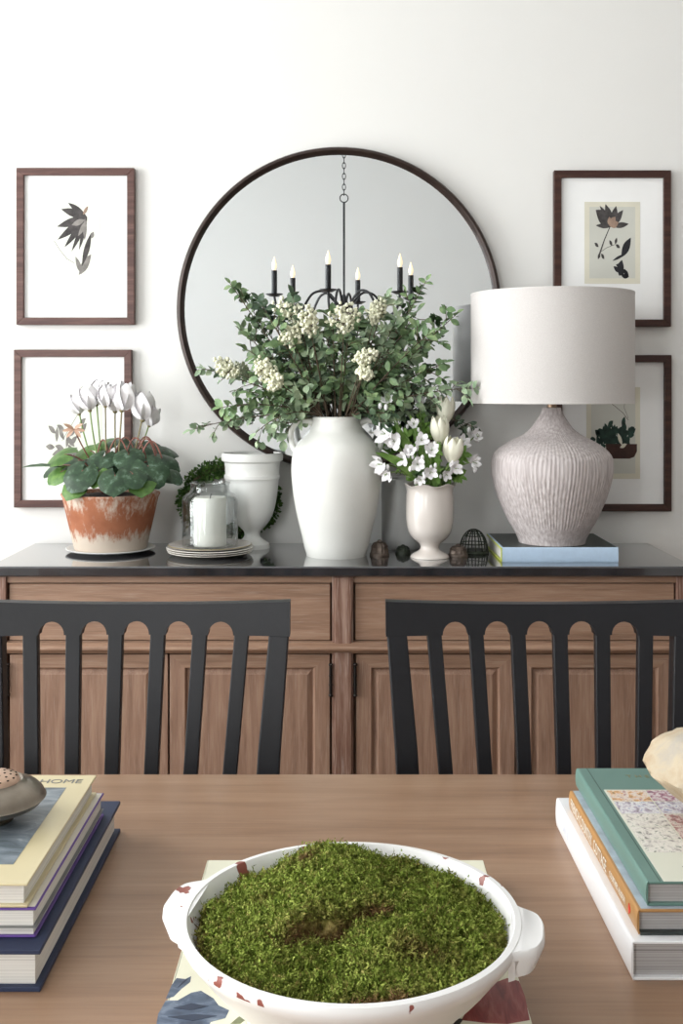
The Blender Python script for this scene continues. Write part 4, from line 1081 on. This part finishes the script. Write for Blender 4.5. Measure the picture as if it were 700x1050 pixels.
for i, a in enumerate([(470, 488, .0, 'leaf_t', 'green leaves filling the right side above the vase rim'), (412, 478, -.01, 'leaf_t', 'green leaves filling the left side above the vase rim'), (436, 440, .02, 'leaf_t', 'green leaves behind the small blooms in the vase'), (458, 482, -.02, 'leaf_b', 'darker green leaves beside the central stems in the vase'), (425, 488, -.04, 'leaf_b', 'dark green leaves just over the vase rim'), (447, 462, -.03, 'leaf_t', 'bright green leaves under the middle tulip'), (418, 448, -.01, 'leaf_t', 'bright green leaves among the left white flowers'), (474, 466, -.01, 'leaf_t', 'bright green leaves behind the lowest tulip, right side'), (432, 424, .03, 'leaf_t', 'pale green leaves at the top of the small bouquet, left of the tulips'), (448, 488, -.04, 'leaf_t', 'bright green leaves at the middle of the vase rim')]):
    vase_green(*a, seed=500 + i)

# ---------------------------------------------------------------- dining table
TT = .758; TY0, TY1 = .42, 1.433; TX = .98
tb = thing('dining_table', (0, .93, 0), 'light brown oak dining table with smooth wide top in the foreground', 'table')
MB().box(-TX, TX, TY0, TY1, TT - .03, TT, c=.004).build('tabletop', 'table', tb)
for q_ in ((-TX + .1, TX - .1, TY1 - .12, TY1 - .1), (-TX + .1, TX - .1, TY0 + .1, TY0 + .12), (-TX + .1, -TX + .12, TY0 + .12, TY1 - .12), (TX - .12, TX - .1, TY0 + .12, TY1 - .12)):
    MB().box(*q_, TT - .1, TT - .0302).build('apron', 'table', tb)
for sx in (-1, 1):
    for yy in (TY0 + .07, TY1 - .07):
        b = MB(); x = sx * (TX - .07); a, c = .035, .022
        b.hexa([Vector((x - c, yy - c, 0)), Vector((x + c, yy - c, 0)), Vector((x + c, yy + c, 0)), Vector((x - c, yy + c, 0)), Vector((x - a, yy - a, TT - .0302)), Vector((x + a, yy - a, TT - .0302)), Vector((x + a, yy + a, TT - .0302)), Vector((x - a, yy + a, TT - .0302))])
        b.build('leg', 'table', tb, bevel=.003)

# ---------------------------------------------------------------- chairs
def chair(cx, label):
    t = thing('dining_chair', (cx, 1.4, 0), label, 'chair', 'black dining chairs behind the table')
    zt = .953; sl = .21
    def yb(z): return 1.576 - (zt - z) * sl if z > .45 else 1.576 - (zt - .45) * sl + (.45 - z) * .12
    th = .02
    def fr(x, z): return Vector((cx + x, yb(z) + .012 * (1 - (x / .22) ** 2), z))
    def bk(x, z): return Vector((cx + x, yb(z) + .012 * (1 - (x / .22) ** 2) + th, z))
    zl = zt - .043          # flat lower edge of the rail
    xs_t = [-.1555 + .0622 * i for i in range(6)]; xs_b = [x * .86 for x in xs_t]
    # crest rail with arches between the slats
    bot = [(-.197, zl)]
    for i in range(5):
        x0 = xs_t[i] + .0125; x1 = xs_t[i + 1] - .0125; c = (x0 + x1) / 2; r = (x1 - x0) / 2
        for k in range(13):
            a = PI - PI * k / 12; bot.append((c + r * math.cos(a), zl + .019 * math.sin(a)))
    bot.append((.197, zl))
    top = []
    for k in range(13):
        u = 1 - 2 * k / 12; top.append((u * .2265, zt + .006 * u * u))
    poly = bot + [(.222, zl)] + top + [(-.222, zl)]
    # split in vertical strips for planarity
    b = MB(); xs = sorted(set([round(p_[0], 5) for p_ in bot] + [-.222, .222, -.2265, .2265] + [round(-.2265 + .453 * k / 16, 5) for k in range(17)]))
    def lo(x):
        for i in range(len(bot) - 1):
            (a0, c0), (a1, c1) = bot[i], bot[i + 1]
            if a0 <= x <= a1 and a1 > a0: return c0 + (c1 - c0) * (x - a0) / (a1 - a0)
        return zl
    vs = []; fs = []
    for x in xs:
        zz = zt + .006 * (x / .2265) ** 2; l = lo(x)
        if abs(x) > .2222: l = zl + .0
        vs += [fr(x, l), fr(x, zz), bk(x, zz), bk(x, l)]
    for i in range(len(xs) - 1):
        for j in range(4): fs.append((i * 4 + j, i * 4 + 4 + j, i * 4 + 4 + (j + 1) % 4, i * 4 + (j + 1) % 4))
    fs += [(0, 1, 2, 3), tuple((len(xs) - 1) * 4 + j for j in (3, 2, 1, 0))]
    b.add(vs, fs); b.build('top_rail', 'chair', t, smooth=30)
    zs = .47
    for i in range(6):
        b = MB(); x1, x0 = xs_t[i], xs_b[i] * .93
        h1, h0 = .0108, .0095; zz = zl + .004
        b.hexa([fr(x0 - h0, zs), fr(x0 + h0, zs), bk(x0 + h0, zs) - Vector((0, .004, 0)), bk(x0 - h0, zs) - Vector((0, .004, 0)), fr(x1 - h1, zz) + Vector((0, .0015, 0)), fr(x1 + h1, zz) + Vector((0, .0015, 0)), bk(x1 + h1, zz) - Vector((0, .004, 0)), bk(x1 - h1, zz) - Vector((0, .004, 0))])
        b.build('slat', 'chair', t, bevel=.0015)
    for s in (-1, 1):
        b = MB()
        sec = [(.0, .195, .225), (.44, .168, .202), (.55, .172, .205), (.75, .182, .2145), (zl + .001, .1955, .2248)]
        vs = []; fs = []
        for z, i_, o_ in sec:
            tk = .034 if z < .5 else .026
            vs += [fr(s * i_, z), fr(s * o_, z), bk(s * o_, z) + Vector((0, tk - th, 0)), bk(s * i_, z) + Vector((0, tk - th, 0))]
        for i in range(len(sec) - 1):
            for j in range(4): fs.append((i * 4 + j, i * 4 + 4 + j, i * 4 + 4 + (j + 1) % 4, i * 4 + (j + 1) % 4))
        fs += [(0, 1, 2, 3), tuple((len(sec) - 1) * 4 + j for j in (3, 2, 1, 0))]
        b.add(vs, fs); b.build('leg', 'chair', t, bevel=.002)
        b = MB(); x = cx + s * .2; b.hexa([Vector((x - .014, 1.09, 0)), Vector((x + .014, 1.09, 0)), Vector((x + .014, 1.118, 0)), Vector((x - .014, 1.118, 0)), Vector((x - .019, 1.085, .43)), Vector((x + .019, 1.085, .43)), Vector((x + .019, 1.123, .43)), Vector((x - .019, 1.123, .43))])
        b.build('leg', 'chair', t, bevel=.002)
    b = MB(); b.prism([(-.225, 1.06), (.225, 1.06), (.2, 1.462), (-.2, 1.462)], lambda a, c: Vector((cx + a, c, .452)), lambda a, c: Vector((cx + a, c, .428))); b.build('seat', 'chair', t, bevel=.004)
    b = MB(); b.prism([(-.165, 1.463), (.165, 1.463), (.165, 1.487), (-.165, 1.487)], lambda a, c: Vector((cx + a, c, .475)), lambda a, c: Vector((cx + a, c, .41))); b.build('rear_rail', 'chair', t, bevel=.002)
chair(-.302, 'black slatted dining chair with arched rail, on the left behind the table')
chair(.2915, 'black slatted dining chair with arched rail, on the right behind the table')

# ---------------------------------------------------------------- left book stack
bz = TT
t = thing('book', (-.38, 1.08, bz), 'thick navy hardback at the bottom of the left book stack', 'book', 'left book stack on the table')
slab_book(t, -.50, -.256, .912, 1.243, bz, bz + .036, 'x-', 'navy', ct=.0042, lip=.006)
z1 = bz + .0362
t = thing('book', (-.38, 1.07, z1), 'purple-covered white book in the middle of the left book stack', 'book', 'left book stack on the table')
slab_book(t, -.50, -.2655, .932, 1.2, z1, z1 + .0253, 'x-', 'purple', ct=.0018, lip=.003)
b = MB(); b.box(-.498, -.2672, .9355, 1.198, z1 + .0253, z1 + .0255); b.build('jacket', 'jacket', t, 'pale dust jacket')
b = MB(); b.box(-.49, -.2648, .9305, 1.196, z1 + .009, z1 + .0092); b.build('page_divider', 'grey_print', t)
z2 = z1 + .0255
t = thing('book', (-.38, 1.07, z2), 'cream-covered book with grey cover photo on top of the left stack', 'book', 'left book stack on the table')
slab_book(t, -.51, -.273, .933, 1.196, z2, z2 + .021, 'x-', 'cream_cover', ct=.0022, lip=.0045)
zc = z2 + .021
b = MB(); b.box(-.50, -.297, .971, 1.158, zc, zc + .0003); b.build('cover_photo', 'cover_photo', t)
text('HOME', .0165, 'grey_print', t, (-.3075, 1.176, zc + .0003), (0, 0, 0), .0001, fit=.046)

# silver pierced potpourri dish on the cream book
SX, SY = -.348, 1.07; z0 = zc + .0005
t = thing('potpourri_dish', (SX, SY, z0), 'round tarnished silver dish with pierced copper lid on the cream book', 'dish')
pr = [(0, z0), (.028, z0), (.03, z0 + .004), (.026, z0 + .008), (.048, z0 + .018), (.066, z0 + .028), (.0715, z0 + .036), (.0735, z0 + .038), (.0715, z0 + .040), (.07, z0 + .046), (.062, z0 + .056), (.05, z0 + .063), (.043, z0 + .066), (.041, z0 + .069), (.038, z0 + .067), (0, z0 + .066)]
pr = [(r * .71, z0 + (z - z0) * .58) for r, z in pr]
b = MB(); b.lathe(pr, 72, (SX, SY, 0)); b.build('body', 'silver', t, smooth=50)
b = MB(); b.lathe([(r * .71, z0 + h * .58) for r, h in [(.038, .066), (.036, .072), (.028, .078), (.014, .082), (0, .083)]], 48, (SX, SY, 0)); ld = b.build('lid', 'copper_lid', t, smooth=True, label='pierced pinkish copper lid')
b = MB()
for rr_, cnt, zz in ((.008, 5, .0826), (.017, 9, .0812), (.025, 13, .0789), (.032, 17, .0752)):
    for k in range(cnt):
        a = 2 * PI * k / cnt + rr_ * 40; b.blob((SX + rr_ * .71 * math.cos(a), SY + rr_ * .71 * math.sin(a), z0 + zz * .58 - .0001), .0015, seg=8, rings=4, sc=(1, 1, .4))
b.build('piercing', 'hole', ld, smooth='all')

# ---------------------------------------------------------------- right book stack
t = thing('book', (.38, 1.09, TT), 'thick white-jacketed book at the bottom of the right stack', 'book', 'right book stack on the table')
slab_book(t, .2535, .50, .93, 1.258, TT, TT + .034, 'x-', 'page_white', 'pages_grey', ct=.0026, lip=.005)
text('GARDEN   DESIGN' if False else 'A L L', .012, 'pale_print', t, (.2507, 1.2, TT + .017), (PI / 2, 0, -PI / 2), .0001)
z1 = TT + .0342
t = thing('book', (.38, 1.08, z1), 'tan book with white spine title in the middle of the right stack', 'book', 'right book stack on the table')
slab_book(t, .2615, .49, .941, 1.222, z1, z1 + .0218, 'x-', 'tan_cover', 'pages_grey', ct=.0024, lip=.005)
b = MB(); b.box(.2632, .488, .943, 1.2205, z1 + .0218, z1 + .0220); b.build('jacket', plain('pale_jacket', srgb(176, 184, 196), .4, .12, 60), t, 'pale bluish jacket edge')
b = MB(); b.box(.262, .489, .9402, 1.2228, z1 - .0001, z1 + .0026); b.build('cover_edge', 'dark_cover', t, 'dark lower cover')
text('FRENCH COUNTRY  COTTAGE', .0165, 'white_print', t, (.2586, 1.13, z1 + .011), (PI / 2, 0, -PI / 2), .0001, fit=.162)
text('COURTNEY ALLISON', .0085, 'white_print', t, (.2586, 1.008, z1 + .011), (PI / 2, 0, -PI / 2), .0001, fit=.056)
b = MB(); b.prism([(.966, z1 + .006), (.961, z1 + .011), (.966, z1 + .016), (.968, z1 + .011)], lambda a, c: Vector((.2584, a, c)), lambda a, c: Vector((.2596, a, c))); b.build('spine_mark', 'red', t, 'small red mark on the spine')
z2 = z1 + .0222
t = thing('book', (.38, 1.08, z2), 'sage green book with picture grid cover on top of the right stack', 'book', 'right book stack on the table')
slab_book(t, .271, .50, .947, 1.232, z2, z2 + .0215, 'x-', 'green_cover', 'pages_grey', ct=.0024, lip=.004)
zc2 = z2 + .0215
b = MB(); b.box(.2845, .499, .9475, 1.165, zc2, zc2 + .0002); pn = b.build('cover_panel', 'panel', t)
kinds = ['ph1', 'ph2', 'ph3', 'ph3', 'ph4', 'ph5', 'ph4', 'ph5', 'ph4', 'ph4', 'ph5', 'ph1']
rrr = random.Random(8)
ys = [1.163, 1.131, 1.098, 1.067, 1.036, 1.006]
for r_ in range(5):
    for c_ in range(5):
        x0 = .287 + c_ * .0425; b = MB(); b.box(x0, x0 + .041, ys[r_ + 1] + .001, ys[r_] - .001, zc2 + .0002, zc2 + .0004)
        b.build('cover_picture', kinds[(r_ * 2 + c_) % 12] if c_ < 2 else rrr.choice(kinds), t)
for i, (yy, x0, x1) in enumerate(((.992, .33, .48), (.984, .36, .49), (.976, .31, .44))):
    b = MB(); b.box(x0, x1, yy, yy + .0012, zc2 + .0002, zc2 + .0004); b.build('printed_line', 'grey_print', t)
b = MB(); b.box(.284, .499, 1.2, 1.2008, zc2, zc2 + .0002) ; 
text('T H E  H O M E S', .011, 'gold_and_edge_shade', t, (.36, 1.205, zc2 + .0002), (0, 0, 0), .0001)
b = MB(); b.box(.2808, .2818, .948, 1.231, zc2 - .0001, zc2 + .0002); b.build('hinge_groove', 'dark_sage', t)

# pale stone on the green book
SX, SY = .389, 1.085; rx, ry, rz = .082, .07, .054; z0 = zc2 + .0006
b = MB(); vs = []; fs = []; SG, RG = 64, 40
pl = [(rv(random.Random(60 + k)), random.Random(90 + k).uniform(.72, .95)) for k in range(16)] + [(Vector((-.9, -.2, .5)).normalized(), .8), (Vector((-.8, -.3, -.6)).normalized(), .78), (Vector((-.3, -.9, .2)).normalized(), .85), (Vector((-.55, 0, .85)).normalized(), .82), (Vector((0, 0, -1)), .86)]
for i in range(RG + 1):
    th = PI * i / RG
    for k in range(SG):
        a = 2 * PI * k / SG; d = Vector((math.sin(th) * math.cos(a), math.sin(th) * math.sin(a), math.cos(th)))
        r = 1.0
        for n_, h in pl:
            q = d.dot(n_)
            if q > .01: r = min(r, h / q)
        r *= 1 + .03 * noise.noise(d * 3) + .012 * noise.noise(d * 9)
        vs.append(Vector((d.x * r * rx, d.y * r * ry, d.z * r * rz)))
zmin = min(v.z for v in vs)
vs = [Vector((v.x + SX, v.y + SY, v.z - zmin + z0)) for v in vs]
for i in range(RG):
    for k in range(SG): fs.append((i * SG + k, (i + 1) * SG + k, (i + 1) * SG + (k + 1) % SG, i * SG + (k + 1) % SG))
b.add(vs, fs)
tag(b.build('stone', 'stone', None, smooth=30, origin=(SX, SY, z0)), 'large rough pale cream and grey stone on the green book', 'stone')

# ---------------------------------------------------------------- book under the bowl
t = thing('book', (0, .95, TT), 'cream book with blue and red flower artwork under the moss bowl', 'book')
bx0, bx1, by0, by1 = -.139, .148, .78, 1.122; zb = TT + .0205
slab_book(t, bx0, bx1, by0, by1, TT, zb, 'x-', 'art_cream', ct=.0022, lip=.004)
def Q(px, py):   # point of the cover seen at this pixel
    dh = CZ - zb; Y = dh * F / (py - 400); return ((px - 350) / F * Y, Y)
def cover_art(polys, mat, name, k=1):
    b = MB()
    for i, pl_ in enumerate(polys):
        pts = [Q(*p_) for p_ in pl_]
        z_ = zb + .0001 * k + .00003 * i
        b.prism(pts[::-1], lambda a, c: Vector((a, c, z_)), lambda a, c: Vector((a, c, zb - .0002)))
    b.build(name, mat, t)
cover_art([[(176, 1010), (181, 1003), (190, 1004), (196, 1001), (195, 1007), (186, 1014), (178, 1022), (170, 1024)],
           [(170, 1026), (182, 1026), (196, 1018), (206, 1016), (219, 1024), (224, 1031), (235, 1036), (231, 1044), (216, 1048), (214, 1052), (160, 1052), (162, 1040)]], 'art_blue', 'blue_flower_print', 1)
cover_art([[(178, 1034), (196, 1029), (214, 1032), (196, 1036)], [(172, 1043), (200, 1040), (222, 1042), (198, 1047)], [(188, 1006), (194, 1003), (182, 1013)]], 'art_blue2', 'dark_petal_print', 3)
cover_art([[(236, 1050), (244, 1043), (256, 1038), (258, 1041), (246, 1050)]], 'art_olive', 'stem_print', 1)
cover_art([[(473, 1046), (482, 1030), (500, 1010), (520, 1003), (532, 1006), (538, 1022), (543, 1046), (520, 1050), (498, 1049)]], 'art_red', 'red_flower_print', 1)
cover_art([[(452, 1050), (466, 1044), (475, 1045), (470, 1052)]], 'ink', 'stem_print', 1)

# ---------------------------------------------------------------- bowl with moss
BX, BYc = .0075, .878; z0 = zb + .0004; zr = .843
t = thing('bowl', (BX, BYc, z0), 'round white chipped ceramic bowl with two lug handles filled with moss', 'bowl')
pr = smoothp([(.0, z0), (.085, z0), (.092, z0 + .004), (.112, z0 + .022), (.128, zr - .022), (.136, zr - .012)], 3) + [(.1385, zr - .007), (.139, zr - .003), (.1375, zr), (.1325, zr + .0005), (.1305, zr - .002)]
inn = [(.127, zr - .012), (.118, zr - .03), (.10, z0 + .02), (.08, z0 + .01), (0, z0 + .008)]
b = MB(); NL = 96; b.lathe(pr + inn, NL, (BX, BYc, 0), mod=lambda a, i: 1 + .006 * math.sin(2 * a + 1) + .004 * math.sin(3 * a))
npf = len(pr)
for i in range(len(b.f)):
    if npf - 5 <= i // NL <= npf - 1: b.mi[i] = 1
b.build('body', ['bowl', 'bowl_chip'], t, smooth=50)
for ang in (PI - .17, -.19):
    b = MB(); d = Vector((math.cos(ang), math.sin(ang), 0)); s_ = Vector((-d.y, d.x, 0)); c = Vector((BX, BYc, 0))
    ol = [(.129, -.043), (.137, -.037), (.147, -.031), (.152, -.025), (.1555, -.013), (.156, .0), (.1555, .013), (.152, .025), (.147, .031), (.137, .037), (.129, .043)]
    ol = smoothp(ol, 3)
    rings = [(1.0, zr - .021), (1.0, zr - .007), (.985, zr - .002), (.95, zr - .0005)]
    vs = []; fs = []; n_ = len(ol)
    for kk, z_ in rings:
        for (r_, w_) in ol:
            r2 = .129 + (r_ - .129) * kk - (.006 if z_ < zr - .015 and r_ > .135 else 0); vs.append(c + d * r2 + s_ * w_ * (kk if kk < 1 else 1) + Vector((0, 0, z_)))
    for i in range(len(rings) - 1):
        for j in range(n_ - 1): fs.append((i * n_ + j, i * n_ + j + 1, (i + 1) * n_ + j + 1, (i + 1) * n_ + j))
    fs += [tuple(range(n_))[::-1], tuple((len(rings) - 1) * n_ + j for j in range(n_))]
    b.add(vs, fs); b.build('handle', 'bowl_chip', t, smooth=50)

# moss
rm = random.Random(21)
def sstep(a, b_, x):
    t_ = max(0, min(1, (x - a) / (b_ - a))); return t_ * t_ * (3 - 2 * t_)
def moss_h(x, y):
    """height of the moss over the rim plane, in bowl coordinates"""
    r = math.hypot(x, y) / .126
    h = .021 * (1 - r ** 2.4) - .011
    h += .007 * noise.noise(Vector((x * 26, y * 26, 3))) + .0055 * noise.noise(Vector((x * 75, y * 75, 7))) + .0025 * noise.noise(Vector((x * 180, y * 180, 2)))
    # edge of the upper sheet, running from the lower left to the centre
    e = y + .022 - .42 * x - .004 * math.sin(x * 160)           # >0 on the upper sheet
    amp = .027 * sstep(.062, -.0, abs(x + .02)) 
    h += amp * sstep(-.002, .004, e) - amp * .5
    return h
def moss_brown(x, y):
    e = y + .022 - .42 * x - .004 * math.sin(x * 160)
    k = .0
    if abs(x + .012) < .046: k = max(k, math.exp(-((e + .003) / .0075) ** 2) * 1.0)
    k = max(k, .95 * math.exp(-(((x - .03) / .05) ** 2 + ((y + .112) / .012) ** 2)))
    k = max(k, .8 * math.exp(-(((x - .06) / .03) ** 2 + ((y + .065) / .012) ** 2)))
    k = max(k, .6 * math.exp(-(((x + .05) / .03) ** 2 + ((y - .075) / .012) ** 2)))
    k = max(k, .9 * sstep(.90, 1.0, math.hypot(x, y) / .126) * (1 if x < -.05 and y < .02 else .25))
    k += 1.1 * max(0, noise.noise(Vector((x * 38, y * 38, 1))) - .12) + (.25 if y < -.03 else 0) * max(0, noise.noise(Vector((x * 90, y * 90, 4))))
    return min(1, k)
b = MB(); n_ = 70; NR_ = 26; vs = [Vector((BX, BYc, zr + moss_h(0, 0) - .003))]; fs = []
for i in range(1, NR_ + 1):
    for k in range(n_):
        a = 2 * PI * k / n_; rr_ = .125 * i / NR_; x, y_ = rr_ * math.cos(a), rr_ * math.sin(a)
        vs.append(Vector((BX + x, BYc + y_, zr + moss_h(x, y_) - .003)))
for k in range(n_): fs.append((0, 1 + k, 1 + (k + 1) % n_))
for i in range(NR_ - 1):
    for k in range(n_): o = 1 + i * n_; fs.append((o + k, o + n_ + k, o + n_ + (k + 1) % n_, o + (k + 1) % n_))
nb = len(vs); base_v = vs; V = list(base_v); Fs = list(fs); A = [moss_brown(v.x - BX, v.y - BYc) for v in vs]
for i in range(24000):
    a = rm.uniform(0, 2 * PI); rr_ = .124 * math.sqrt(rm.random()); x, y_ = rr_ * math.cos(a), rr_ * math.sin(a)
    if i > 21000: x = rm.uniform(-.07, .05); y_ = rm.gauss(-.022 + .42 * x - .003, .008)
    br = moss_brown(x, y_); p_ = Vector((BX + x, BYc + y_, zr + moss_h(x, y_) - .003 + (rm.uniform(0, .003) if br > .5 else 0)))
    out = Vector((x, y_, 0)) * .8
    if br < .4 and rm.random() < .1: br = .7
    big = 1.6 if rm.random() < .06 else 1
    d = (Vector((rm.gauss(0, 1.1), rm.gauss(0, 1.1), .7)) + out).normalized()
    if br > .5: d = Vector((rm.gauss(0, 1), rm.gauss(0, .8), .75)).normalized()
    L_ = rm.uniform(.003, .0068) * big; bend = rv(rm) * .4
    s_ = d.cross(rv(rm)).normalized(); o = len(V); seg = 3; w0 = .0004 if br < .5 else .0005
    for k in range(seg + 1):
        u = k / seg; c = p_ + (d + bend * u) * L_ * u
        V += [c + s_ * w0 * (1 - u * .6), c - s_ * w0 * (1 - u * .6)]
    for k in range(seg): Fs.append((o + 2 * k, o + 2 * k + 1, o + 2 * k + 3, o + 2 * k + 2))
    cnt = seg * 2 + 2; A += [min(1, br + rm.uniform(-.1, .15))] * cnt
    if br < .75:     # tiny leaflets
        for k in range(5):
            u = .2 + .19 * k; c = p_ + (d + bend * u) * L_ * u
            l = (s_ * (1 if k % 2 else -1) + rv(rm) * .5 + d * .5).normalized() * .0022 * big; q = l.cross(d).normalized() * .0009
            o = len(V); V += [c - q, c + l, c + q]; Fs.append((o, o + 1, o + 2)); A += [max(0, br * .7 + rm.uniform(-.15, .1))] * 3
me = bpy.data.meshes.new('moss'); org = Vector((BX, BYc, zr - .01))
me.from_pydata([tuple(v - org) for v in V], [], Fs); me.materials.append(M['moss'])
at_ = me.attributes.new('brown', 'FLOAT', 'POINT'); at_.data.foreach_set('value', [max(0, min(1, a)) for a in A])
me.update(); o = bpy.data.objects.new('moss', me); COL.objects.link(o); o.location = org
tag(o, 'mound of bright green preserved moss with brown patches filling the white bowl', 'moss', kind='stuff')

# ---------------------------------------------------------------- camera and output
cam = bpy.data.cameras.new('camera'); co = bpy.data.objects.new('camera', cam); COL.objects.link(co)
co.location = (0, 0, CZ); co.rotation_euler = (PI / 2, 0, 0)
cam.sensor_fit = 'AUTO'; cam.sensor_width = 36; cam.lens = F / 1050 * 36; cam.shift_y = -125 / 1050; cam.clip_start = .02
S.camera = co
S.view_settings.view_transform = 'Standard'; S.view_settings.look = 'None'; S.view_settings.gamma = 1
S.view_settings.use_curve_mapping = False; S.view_settings.exposure = -.03
S.cycles.max_bounces = 10; S.cycles.diffuse_bounces = 6; S.cycles.transparent_max_bounces = 16
S.cycles.use_denoising = True; S.cycles.caustics_reflective = False; S.cycles.caustics_refractive = False
